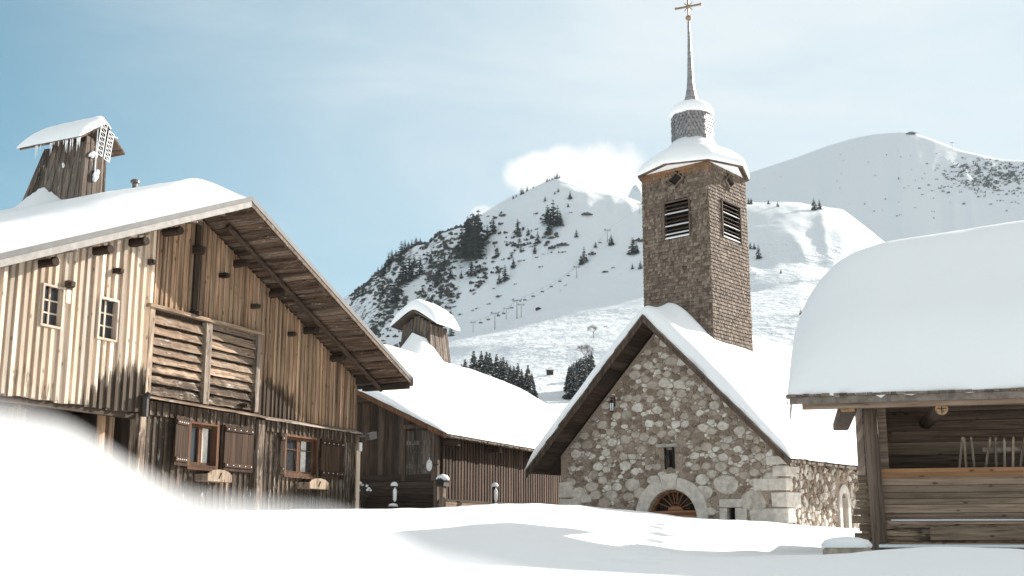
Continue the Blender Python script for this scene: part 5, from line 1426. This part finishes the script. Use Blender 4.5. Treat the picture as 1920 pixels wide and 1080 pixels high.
def rockmask(px, py):
    """where the photograph's near mountain shows cliffs and scrub"""
    top = interp([(600, 560), (660, 545), (760, 470), (890, 405), (905, 430), (930, 400), (1000, 440), (1060, 470)], px)
    bot = interp([(600, 760), (700, 735), (740, 690), (840, 610), (890, 560), (905, 540), (960, 500), (1060, 470)], px)
    a = 1 if top - 20 < py < bot else 0
    if px > 1050: a = 0
    gul = math.exp(-((px - (905 - (py - 420) * .25)) / 9) ** 2)
    a *= (1 - gul)
    if px > 915: a *= .55
    for (cx_, cy_, rx_, ry_, s_) in ((945, 445, 45, 28, .5), (1010, 410, 30, 22, .4), (1095, 405, 22, 7, .8), (1105, 520, 40, 6, .8), (1065, 487, 60, 8, .35), (1050, 460, 50, 10, .3), (1500, 392, 60, 5, .3)):
        a = max(a, s_ * math.exp(-((px - cx_) / rx_) ** 2 - ((py - cy_) / ry_) ** 2))
    return a
def land(px, Y):
    py = prof_py(px, Y); p = at(px, py, Y * (1 - .13 * sst(420, 690, Y) * (min(max(px, 480), 1230) - 960) / 600)); rk = rockmask(px, py)
    k = min(1, Y / 500.0)
    z = p.z + sst(600, 700, Y) * 3.4 * (.45 - abs(noise.noise(Vector((px * .018 + Y * .004, Y * .006, 1))))) * (1 - sst(785, 800, Y)) + (2.6 * fbm(p.x, Y, 0, .011, 3) + .7 * fbm(p.x, Y, 4, .045, 3)) * k
    if px < 1000:
        z += 11 * rk * (abs(fbm(p.x * 1.0, Y * .45, 2, .02, 5)) - .25) * k
    if 1000 < px < 1700 and Y > 600: z += 3.0 * (abs(noise.noise(Vector((p.x * .02 + Y * .006, Y * .004, 5)))) - .2)
    if Y < 140: z -= 0
    return Vector((p.x, p.y, z)), rk, py
tm = MB(); pxs = [-200 + 4.5 * i for i in range(int(2700 / 4.5) + 1)]; Ysg = axisvals([(62, 250, 10), (250, 640, 6), (640, 820, 2.5), (820, 1000, 14)])
att = []; mog = []
for Y in Ysg:
    for px in pxs:
        p, rk, py = land(px, Y); tm.v.append(tuple(p)); att.append(rk)
        mog.append(1.0 if (Y < 640 and py > interp([(800, 640), (960, 600), (1200, 565), (1400, 480), (1640, 455)], px) ) or (px > 1380 and py > 455) else 0.0)
nn = len(pxs)
for j in range(len(Ysg) - 1):
    for i in range(nn - 1): a = j * nn + i; tm.f.append([a, a + 1, a + nn + 1, a + nn]); tm.r.append(.5); tm.m.append(0)
def mountmat(name, sc, rockcol=(.085, .08, .075), haze=0):
    m, t, b = newmat(name); b.inputs['Roughness'].default_value = .85; b.inputs['Specular IOR Level'].default_value = .1
    tcn = N(t, 'ShaderNodeTexCoord'); rk = N(t, 'ShaderNodeAttribute', attribute_name='rock').outputs['Fac']; mg = N(t, 'ShaderNodeAttribute', attribute_name='mogul').outputs['Fac']
    n1 = N(t, 'ShaderNodeTexNoise', i_Scale=.22 * sc, i_Detail=8.0, i_Roughness=.68); mp = N(t, 'ShaderNodeMapping'); mp.inputs['Scale'].default_value = (1, .8, 1.8); LK(t, tcn.outputs['Object'], mp.inputs[0]); LK(t, mp.outputs[0], n1.inputs['Vector'])
    n2 = N(t, 'ShaderNodeTexNoise', i_Scale=.03 * sc, i_Detail=6.0, i_Roughness=.6); LK(t, tcn.outputs['Object'], n2.inputs['Vector'])
    geo = N(t, 'ShaderNodeNewGeometry'); sp_ = N(t, 'ShaderNodeSeparateXYZ'); LK(t, geo.outputs['True Normal'], sp_.inputs[0])
    steep = MAPR(t, sp_.outputs[2], .93, .62)
    f = MATH(t, 'ADD', MATH(t, 'MULTIPLY', rk, .20), MATH(t, 'ADD', MATH(t, 'MULTIPLY', n1.outputs[0], .75), MATH(t, 'MULTIPLY', MATH(t, 'MULTIPLY', steep, rk), .15)))
    f = MATH(t, 'ADD', f, MATH(t, 'MULTIPLY', n2.outputs[0], .25))
    mask = MATH(t, 'MULTIPLY', MAPR(t, f, .85, .92), MAPR(t, rk, .05, .3))
    n3 = N(t, 'ShaderNodeTexNoise', i_Scale=.6 * sc, i_Detail=6.0); LK(t, tcn.outputs['Object'], n3.inputs['Vector'])
    rc = MIX(t, MAPR(t, n3.outputs[0], .3, .7), tuple(c * .45 for c in rockcol), tuple(c * 2.3 for c in rockcol))
    LK(t, MIX(t, mask, (.73, .765, .80), rc), b.inputs['Base Color'])
    vo = N(t, 'ShaderNodeTexNoise', i_Scale=.17 * sc, i_Detail=3.0, i_Roughness=.6); LK(t, tcn.outputs['Object'], vo.inputs['Vector'])
    b1 = N(t, 'ShaderNodeBump', i_Distance=3.2 / sc); LK(t, MATH(t, 'MULTIPLY', mg, .7), b1.inputs['Strength']); LK(t, vo.outputs[0], b1.inputs['Height'])
    b2 = N(t, 'ShaderNodeBump', i_Distance=2.0 / sc, i_Strength=.35); LK(t, n1.outputs[0], b2.inputs['Height']); LK(t, b1.outputs[0], b2.inputs['Normal'])
    LK(t, b2.outputs[0], b.inputs['Normal'])
    return m
def add_attr(o, nm, vals): a_ = o.data.attributes.new(nm, 'FLOAT', 'POINT'); a_.data.foreach_set('value', vals)
mo = tm.build('mountain', mountmat('near_mountain', 1.0), smooth=True, fix=False); add_attr(mo, 'rock', att); add_attr(mo, 'mogul', mog); tag(mo, kind='structure')
# far mountain
FR = [(700, 560), (1100, 430), (1170, 385), (1190, 356), (1207, 346), (1225, 372), (1300, 372), (1400, 326), (1500, 293), (1560, 271), (1600, 260), (1640, 252), (1700, 247), (1740, 258), (1800, 282), (1870, 300), (1920, 304), (2000, 300), (2300, 340), (2700, 420)]
def far(px, Y):
    rd_ = interp([(a_, interp(FR, a_)) for a_ in (px - 12, px, px + 12)], px) if False else (interp(FR, px - 10) + interp(FR, px) * 2 + interp(FR, px + 10)) / 4
    t = (Y - 1750) / 650
    py = 580 + (rd_ - 580) * (t ** .9) if t <= 1 else rd_ + (t - 1) * 260
    if px > 1750: py += 10 * math.sin(t * 6) * sst(1750, 1900, px)
    p = at(px, py, Y * (1 - .075 * (min(max(px, 1150), 1950) - 1500) / 400)); rk = 0
    for (cx_, cy_, rx_, ry_, s_) in ((1850, 335, 75, 28, 1.0), (1790, 355, 50, 16, .7), (1900, 380, 50, 14, .55), (1415, 345, 35, 12, .6), (1195, 362, 18, 14, 1.0), (1860, 375, 60, 12, .5), (1700, 262, 30, 6, .3), (1440, 330, 40, 4, .4)):
        rk = max(rk, s_ * math.exp(-((px - cx_) / rx_) ** 2 - ((py - cy_) / ry_) ** 2))
    z = p.z + (7 * fbm(p.x, Y, 9, .004, 4) + 16 * (.4 - abs(noise.noise(Vector((px * .016, Y * .0022, 6)))))) * min(1, (1.02 - t) * 6 if t < 1 else .1) + 30 * rk * (abs(fbm(p.x, Y * .4, 3, .012, 5)) - .2)
    return Vector((p.x, p.y, z)), rk
fm = MB(); pxs = [700 + 5 * i for i in range(400)]; Ysg = axisvals([(1750, 2400, 9), (2400, 2700, 50)]); att = []
for Y in Ysg:
    for px in pxs: p, rk = far(px, Y); fm.v.append(tuple(p)); att.append(rk)
nn = len(pxs)
for j in range(len(Ysg) - 1):
    for i in range(nn - 1): a = j * nn + i; fm.f.append([a, a + 1, a + nn + 1, a + nn]); fm.r.append(.5); fm.m.append(0)
fo = fm.build('far_mountain', mountmat('far_mountain', .45, (.11, .105, .10)), smooth=True, fix=False); add_attr(fo, 'rock', att); add_attr(fo, 'mogul', [0.0] * len(att)); tag(fo, kind='structure')
# broad base sheet so nothing ends in mid-air
bs = MB(); bs.grid(lambda u_, v_: (-4500 + 9000 * u_, -800 + 6000 * v_, -6.0 - (0 if v_ > .2 else 0)), 30, 30); tag(bs.build('terrain', M['snow'], fix=False), kind='structure')

def hit_land(px, py):
    lo = 300.0 if py > 560 else 300.0; Y = lo
    while Y < 805:
        if prof_py(px, Y) <= py: return land(px, Y)[0]
        Y += 2
    return land(px, 803)[0]
# ---- conifers
def conifer_mesh(seed, tiers, per, snow=.3, fine=True):
    random.seed(seed); c = MB()
    for k in range(tiers):
        t = (k + .3) / tiers; z = .06 + .94 * t; L_ = .23 * (1 - t) ** .85 + .012
        for i in range(per):
            a = 2 * PI * (i + random.random() * .8) / per + k; l = L_ * random.uniform(.65, 1.2); dz_ = -l * random.uniform(.25, .55); w_ = l * random.uniform(.22, .38) + .006
            d = Vector((math.cos(a), math.sin(a), 0)); s_ = Vector((-d.y, d.x, 0)); z0 = z + random.uniform(-.02, .02)
            p0 = Vector((0, 0, z0)); pm_ = d * l * .55 + Vector((0, 0, z0 + dz_ * .35)); pe = d * l + Vector((0, 0, z0 + dz_))
            m = 1 if random.random() < snow else 0
            c.add([p0, pm_ + s_ * w_, pe, pm_ - s_ * w_, pm_ + Vector((0, 0, -w_ * .9))], [[0, 1, 2, 3]] + [[0, 1, 4], [1, 2, 4], [2, 3, 4], [3, 0, 4]], random.random(), 0)
            if m: c.add([p0.lerp(pm_, .4) + Vector((0, 0, .006)), pm_ + s_ * w_ * .7 + Vector((0, 0, .006)), pm_.lerp(pe, .8) + Vector((0, 0, .006)), pm_ - s_ * w_ * .7 + Vector((0, 0, .006))], [[0, 1, 2, 3]], .5, 1)
    c.lathe((0, 0, 0), [(.028, 0), (.03, .1), (.018, .6), (.001, .97)], n=6, r=.3)
    c.add([(-.004, 0, .93), (.004, 0, .93), (0, 0, 1.0), (0, .004, .93)], [[0, 1, 2], [1, 3, 2], [3, 0, 2]], .5)
    return c
ORD = ['first', 'second', 'third', 'fourth', 'fifth', 'sixth', 'seventh', 'eighth', 'ninth', 'tenth', 'eleventh', 'twelfth', 'thirteenth', 'fourteenth', 'fifteenth', 'sixteenth', 'seventeenth', 'eighteenth', 'nineteenth', 'twentieth']
far_meshes = []
for k in range(3):
    c = conifer_mesh(100 + k, 9, 6, .04); o = c.build('conifer', [M['needle'], M['treesnow']], fix=False); far_meshes.append(o.data); bpy.data.objects.remove(o)
def z1(l): return [(640 + a / 2.348, 300 + b / 2.348, h / 2.348) for a, b, h in l]
def z2(l): return [(1380 + a / 2.454, 220 + b / 2.454, h / 2.454) for a, b, h in l]
REG = [
 ('conifer from the left along the rocky skyline of the near mountain', 'conifers on the near skyline', z1([(75, 604, 48), (92, 604, 42), (178, 515, 52), (208, 468, 62), (240, 410, 28), (262, 455, 90), (279, 425, 60), (295, 390, 34), (310, 388, 38), (328, 380, 38), (347, 376, 32), (60, 612, 40), (160, 520, 40), (190, 500, 45), (222, 440, 40)])),
 ('tall conifer from the left in the dark clump beside the snow gully', 'conifers beside the gully', z1([(530, 415, 110), (545, 435, 125), (556, 310, 50), (562, 425, 160), (576, 442, 190), (590, 445, 150), (602, 380, 145), (568, 330, 80), (585, 340, 90), (550, 380, 90)])),
 ('conifer from the left scattered down the cliff face of the near mountain', 'conifers on the cliff', z1([(235, 665, 90), (270, 565, 110), (298, 545, 110), (345, 505, 85), (425, 585, 80), (482, 552, 50), (515, 445, 70), (528, 532, 35), (572, 532, 80), (200, 690, 50), (395, 470, 50), (455, 470, 55), (430, 520, 50), (250, 620, 70), (320, 470, 60), (180, 620, 60)])),
 ('conifer from the left on the open slope right of the snow gully', 'conifers right of the gully', z1([(643, 348, 62), (668, 332, 78), (685, 425, 42), (695, 552, 50), (720, 545, 70), (757, 492, 50), (775, 328, 68), (822, 342, 32), (852, 418, 32), (865, 378, 55)])),
 ('conifer from the left in the clump below the snowy summit', 'conifers below the summit', z1([(897, 188, 20), (908, 285, 80), (914, 335, 70), (933, 295, 112), (940, 152, 12), (952, 303, 90), (965, 306, 58), (998, 218, 16), (1007, 175, 36), (955, 142, 16)])),
 ('tiny conifer from the left on the crest leading to the summit', 'conifers on the summit crest', z1([(757, 170, 14), (770, 162, 12), (792, 152, 32), (800, 145, 20), (818, 128, 18), (845, 112, 10), (906, 90, 16), (916, 88, 12), (928, 86, 14), (940, 84, 14), (950, 82, 20), (960, 82, 12)])),
 ('conifer from the left on the piste side of the near mountain', 'conifers by the piste', z1([(484, 772, 50), (1035, 352, 36), (1055, 472, 42), (1069, 468, 68), (1119, 397, 22), (1188, 390, 46), (1283, 435, 72), (1300, 433, 50), (1282, 508, 26), (1318, 508, 36)])),
 ('conifer from the left on the lit slope right of the chapel tower', 'conifers right of the tower', z2([(58, 412, 32), (70, 410, 24), (150, 410, 18), (193, 427, 22), (360, 437, 54), (385, 432, 45), (66, 607, 32), (84, 608, 24), (104, 652, 62), (208, 740, 18), (298, 914, 22), (308, 905, 18)])),
]
random.seed(3)
for txt, grp, lst in REG:
    lst = sorted(lst)
    for i, (px, py, h) in enumerate(lst):
        p = hit_land(px, py); H = h / FPX * p.y * (1.15 if h > 10 else 1.35); o = bpy.data.objects.new('conifer', far_meshes[i % 3]); COL.objects.link(o)
        o.location = (p.x, p.y, p.z - H * .04); w_ = random.uniform(1.25, 1.7); o.scale = (H * w_, H * w_, H * 1.04); o.rotation_euler = (0, 0, random.random() * 6)
        tag(o, ORD[i] + ' ' + txt, 'tree', grp)
# scrub: one mass
random.seed(14)
br = MB()
def bush(p, w_, h_, n, mb_):
    for i in range(n):
        a = random.random() * 2 * PI; rr = math.sqrt(random.random()) * w_ / 2; c = Vector((p.x + rr * math.cos(a), p.y + rr * math.sin(a) * .6, p.z)); hh = h_ * random.uniform(.5, 1) * (1 - rr / w_); s_ = h_ * .28
        d = Vector((random.uniform(-1, 1), random.uniform(-1, 1), 0)).normalized() * s_
        mb_.add([c - d, c + d, c + d * 1.2 + Vector((0, 0, hh * .7)), c + Vector((0, 0, hh)), c - d * 1.1 + Vector((0, 0, hh * .6))], [[0, 1, 2, 3, 4]], random.random())
cnt = 0
for t in range(9000):
    px = random.uniform(650, 1060); py = random.uniform(400, 740); rk = rockmask(px, py)
    if py < interp(list(zip(PX, RIDGE)), px) + 2: continue
    dens = nz(px * .02, py * .02, 1) * .9 + .38
    if random.random() > rk * dens * (1.0 if px < 900 else .5): continue
    p = hit_land(px, py); bush(p, random.uniform(2.5, 4.5), random.uniform(1.5, 3.6), 6, br); cnt += 1
    if cnt > 1500: break
for px in range(664, 895, 3):   # wooded skyline
    p = hit_land(px, interp(list(zip(PX, RIDGE)), px) + 3); bush(p, 5, random.uniform(2.0, 5.0), 7, br)
for t in range(900):
    px = random.gauss(1855, 45); py = random.gauss(338, 20)
    if py < interp(FR, px) + 4: continue
    if abs(nz(px * .05, py * .05, 4)) < .12: continue
    Yf = 1750 + 650 * min(1, max(0, (580 - py) / (580 - interp(FR, px)))) ** 1.111; p = far(px, Yf)[0]; bush(p, 8, random.uniform(3, 6), 4, br)
for t in range(90):
    px = random.uniform(1400, 1760); py = random.uniform(275, 420)
    if py < interp(FR, px) + 6 or random.random() > .6: continue
    Yf = 1750 + 650 * min(1, max(0, (580 - py) / (580 - interp(FR, px)))) ** 1.111; bush(far(px, Yf)[0], random.uniform(3, 8), random.uniform(2, 4), 3, br)
scrubmat = plain('leafless_scrub', (.075, .070, .064), .9, scale=.3, var=.5)
tag(br.build('mountain_scrub', scrubmat, fix=False), kind='stuff')
for i, (px, py, w_) in enumerate(sorted(z1([(935, 395, 60), (975, 382, 60), (863, 446, 22), (890, 430, 16), (800, 458, 40), (880, 484, 26), (697, 610, 36), (652, 640, 22), (598, 670, 26), (582, 680, 20), (524, 696, 26), (766, 566, 20), (672, 572, 18), (990, 570, 18), (966, 586, 12), (1165, 514, 34), (1200, 500, 22), (1310, 366, 60), (1108, 432, 44), (1078, 258, 54), (1110, 738, 14), (1163, 744, 20), (925, 358, 40), (1010, 245, 20), (1330, 360, 40)]))):
    p = hit_land(px, py); m_ = MB(); q = Vector((0, 0, 0)); sc_ = p.y / FPX; bush(q, w_ * sc_, min(w_, 22) * .42 * sc_, 10 + int(w_ * .7), m_)
    o = m_.build('shrub', scrubmat, fix=False, loc=(p.x, p.y, p.z - .2)); tag(o, (ORD + ['twenty-first', 'twenty-second', 'twenty-third', 'twenty-fourth', 'twenty-fifth'])[i] + ' bare shrub patch from the left on the open slopes of the near mountain', 'shrub', 'shrub patches on the slopes')
# ---- snowy spruces in the valley
near = []
for k in range(3):
    c = conifer_mesh(200 + k, 24, 11, .9); o = c.build('crown', [M['needle'], M['treesnow']], fix=False); t_ = MB(); t_.tube((0, 0, -.05), (0, 0, .9), .016, .004, n=7); o2 = t_.build('trunk', M['bark'])
    near.append((o.data, o2.data)); bpy.data.objects.remove(o); bpy.data.objects.remove(o2)
def spruce(px, top, base, i, label, grp, Y=None):
    p = at(px, base, Y); H = (base - top) / FPX * Y * 1.02
    e = empty('spruce', p, label, 'tree', grp, random.random() * 6)
    for d_, nm in zip(near[i % 3], ('crown', 'trunk')):
        o = bpy.data.objects.new(nm, d_); COL.objects.link(o); o.parent = e; o.scale = (H * 1.12, H * 1.12, H)
z8 = lambda a, b: (840 + a / 6, 560 + b / 6)
lst = [(150, 735), (190, 675), (285, 578), (370, 585), (430, 592), (467, 603), (545, 615), (592, 665), (622, 650), (660, 690), (700, 745), (740, 750), (787, 722), (830, 790), (900, 742), (945, 830)]
random.seed(6)
def land_at(px, Y): return prof_py(px, Y)
for i, (a, b) in enumerate(lst):
    px, top = z8(a, b); Y = 330 + random.uniform(-14, 14); base = prof_py(px, Y) + 4
    spruce(px, top, base, i, ORD[i] + ' snow-dusted spruce from the left in the row above the middle barn roof', 'spruces above the middle barn', Y)
lst = [(1365, 740), (1395, 720), (1420, 700), (1450, 680), (1480, 665), (1500, 650), (1530, 640), (1560, 625), (1590, 610), (1620, 590)]
for i, (a, b) in enumerate(lst):
    px, top = z8(a, b + 8); Y = 340 + random.uniform(-14, 14); spruce(px, top, prof_py(px, Y) + 3, i, ORD[i] + ' dark spruce from the left in the clump beside the chapel roof', 'spruces beside the chapel roof', Y)
# bare trees
def bare_tree(px, py, h, label, seed, Y):
    random.seed(seed); p = at(px, prof_py(px, Y) + 2, Y); base = (prof_py(px, Y) + 2); H = (base - py) / FPX * Y
    e = empty('bare_tree', p, label, 'tree', None); t_ = MB(); b_ = MB(); t_.tube((0, 0, -.5), (0, 0, H * .5), H * .02, H * .012, n=6)
    def gr(q, d, L_, r_, dep):
        q2 = q + d * L_; b_.tube(q, q2, r_, r_ * .6, n=3)
        if dep:
            for k in range(4): gr(q2, (d + Vector((random.uniform(-1, 1), random.uniform(-1, 1), random.uniform(-.5, .8)))).normalized(), L_ * .68, r_ * .6, dep - 1)
    for k in range(7): gr(Vector((0, 0, H * random.uniform(.35, .55))), Vector((random.uniform(-1, 1), random.uniform(-1, 1), random.uniform(.2, 1))).normalized(), H * .17, H * .008, 4)
    t_.build('trunk', M['bark'], e); b_.build('crown', M['bare'], e)
bare_tree(1097, 640, 20, 'round bare tree above the valley hut beside the chapel roof', 2, 400)
bare_tree(1113, 606, 20, 'thin bare tree on the moguled slope above the chapel roof', 5, 470)
# ---- chairlift
pyl = z1([(580, 757, 47), (676, 740, 76), (726, 702, 52), (773, 699, 86), (792, 695, 60), (1036, 542, 54), (1172, 374, 60), (1314, 235, 46)])
tops = []
pm = MB(); pm.tube((0, 0, 0), (0, 0, 1), .028, .016, n=8); pmast = pm.build('mast', M['zincpanel']).data; bpy.data.objects.remove(bpy.data.objects['mast.001'] if 'mast.001' in bpy.data.objects else bpy.data.objects['mast']) if False else None
bpy.data.objects.remove([o for o in bpy.data.objects if o.data == pmast][0])
pm = MB(); pm.box(-.24, .24, -.02, .02, .955, .985)
for s in (-1, 1): pm.box(s * .24 - .02, s * .24 + .02, -.16, .16, .985, 1.02); pm.box(s * .2 - .07, s * .2 + .07, -.03, .03, .90, .92)
parm = pm.build('crossarm', M['zincpanel']).data; bpy.data.objects.remove([o for o in bpy.data.objects if o.data == parm][0])
for i, (px, py, h) in enumerate(pyl):
    p = hit_land(px, py); H = h / FPX * p.y
    e = empty('lift_pylon', p, ORD[i] + ' chairlift pylon from the left on the mountain slope', 'pylon', 'chairlift pylons', .3)
    for d_, nm in ((pmast, 'mast'), (parm, 'crossarm')):
        o = bpy.data.objects.new(nm, d_); COL.objects.link(o); o.parent = e; o.scale = (H * .9, H * .9, H)
    tops.append(p + Vector((0, 0, H)))
cb = MB()
order = [0, 1, 2, 3]; 
for a, b in ((0, 1), (1, 2), (2, 3), (3, 5), (4, 5), (5, 6), (6, 7)):
    n = 10; prev = None
    for k in range(n + 1):
        t = k / n; q = tops[a].lerp(tops[b], t) - Vector((0, 0, .02 * (tops[b] - tops[a]).length * 4 * t * (1 - t)))
        if prev: cb.tube(prev, q, .05, n=4)
        prev = q
tag(cb.build('lift_cable', M['zincpanel']), 'thin chairlift cable strung between the pylons', 'cable')
chm_ = MB(); chm_.tube((0, 0, 0), (0, 0, -1.6), .06, n=5); chm_.box(-1.0, 1.0, -.05, .1, -2.1, -1.5); chm_.box(-1.0, 1.0, .1, .6, -2.2, -2.1); cme = chm_.build('chair', M['zincpanel']).data; bpy.data.objects.remove([o for o in bpy.data.objects if o.data == cme][0])
segs = [(0, 1, .35), (0, 1, .7), (1, 2, .3), (1, 2, .75), (2, 3, .5), (3, 5, .12), (3, 5, .25), (3, 5, .4), (3, 5, .55), (3, 5, .7), (3, 5, .85), (5, 6, .25), (5, 6, .5), (5, 6, .75)]
for i, (a, b, t) in enumerate(segs):
    q = tops[a].lerp(tops[b], t) - Vector((0, 0, .02 * (tops[b] - tops[a]).length * 4 * t * (1 - t))); o = bpy.data.objects.new('lift_chair', cme); COL.objects.link(o); o.location = q
    tag(o, ORD[i] + ' chair from the left hanging on the chairlift cable', 'lift chair', 'chairs on the chairlift')
# ---- huts
def hut(name, px, py, w_, h_, label, Y=None, roofsnow=True, cat='hut', flat=False):
    p = hit_land(px, py) if Y is None else at(px, prof_py(px, Y), Y); s_ = p.y / FPX; W_, H_ = w_ * s_, h_ * s_
    e = empty(name, p, label, cat, None, .2); m_ = MB(); m_.box(-W_ / 2, W_ / 2, -W_ * .3, W_ * .3, -2, H_ * .6); m_.build('wall', M['darkx'], e)
    r = MB(); k = .62
    r.prism([(-W_ * k, H_ * .55), (W_ * k, H_ * .55), (0, H_ * (1.0 if not flat else .8))], -W_ * .38, W_ * .38); r.build('roof', M['dark'], e)
    if roofsnow:
        r = MB(); r.prism([(-W_ * k, H_ * .6), (W_ * k, H_ * .6), (W_ * k, H_ * .8), (0, H_ * 1.25), (-W_ * k, H_ * .8)], -W_ * .385, W_ * .385); r.build('roof_snow', M['roofsnow'], e)
    r = MB(); r.box(-W_ * .12, W_ * .12, -W_ * .3 - .05, -W_ * .3 - .004, 0, H_ * .4); r.build('door', M['black'], e)
hut('lift_hut', 1009, 583, 9, 5, 'small brown lift hut on the slope right of the chairlift pylons', roofsnow=False)
hut('valley_hut', 1031, 692, 12, 10, 'tiny dark hut in the valley snow above the barn roof ridge', Y=395)
hut('valley_farmhouse', 1078, 682, 24, 12, 'snow-roofed farmhouse beside the spruces above the chapel roof', Y=375, cat='farmhouse')
p = far(1708, 2395)[0]; e = empty('summit_station', p, 'small lift station with arched roof on the summit of the far mountain', 'lift station'); e.scale = (.62, .62, .55)
m_ = MB(); m_.box(-11, 14, -5, 5, -3, 2.5); m_.build('hall', M['darkx'], e)
m_ = MB(); m_.prism([(-17, -1)] + [(-17 + 34 * k / 10, 2.5 + 5 * math.sin(PI * k / 10)) for k in range(11)] + [(17, 2), (14, 3.2), (0, 6), (-14, 2.2)][:0], -6, 6); m_.build('arched_roof', M['zincpanel'], e)
m_ = MB()
for x in (16, 22, 27): m_.tube((x, 0, -4), (x, 0, 5), .5, n=6)
m_.tube((12, 0, 5), (30, 0, 4), .4, n=5); m_.build('gantry', M['zincpanel'], e)
p = far(1786, 2395)[0]; e = empty('lift_pylon', p, 'lone T-shaped lift pylon on the right shoulder of the far mountain', 'pylon'); m_ = MB(); m_.tube((0, 0, -3), (0, 0, 13), .7, .5, n=6); m_.build('mast', M['zincpanel'], e); m_ = MB(); m_.box(-4.5, 4.5, -.4, .4, 12.4, 13.2); m_.build('crossarm', M['zincpanel'], e)

# ================================================================== HAZE
HAZE = 0.00005
hz = MB(); hz.box(-3200, 3200, -700, 3300, -8, 1050); hm = bpy.data.materials.new('haze'); hm.use_nodes = True; t = hm.node_tree; t.nodes.clear()
o_ = N(t, 'ShaderNodeOutputMaterial'); pv = N(t, 'ShaderNodeVolumePrincipled'); pv.inputs['Color'].default_value = (.72, .87, 1, 1); pv.inputs['Density'].default_value = HAZE; pv.inputs['Anisotropy'].default_value = .0
LK(t, pv.outputs[0], o_.inputs['Volume'])
tag(hz.build('haze', hm), kind='stuff')
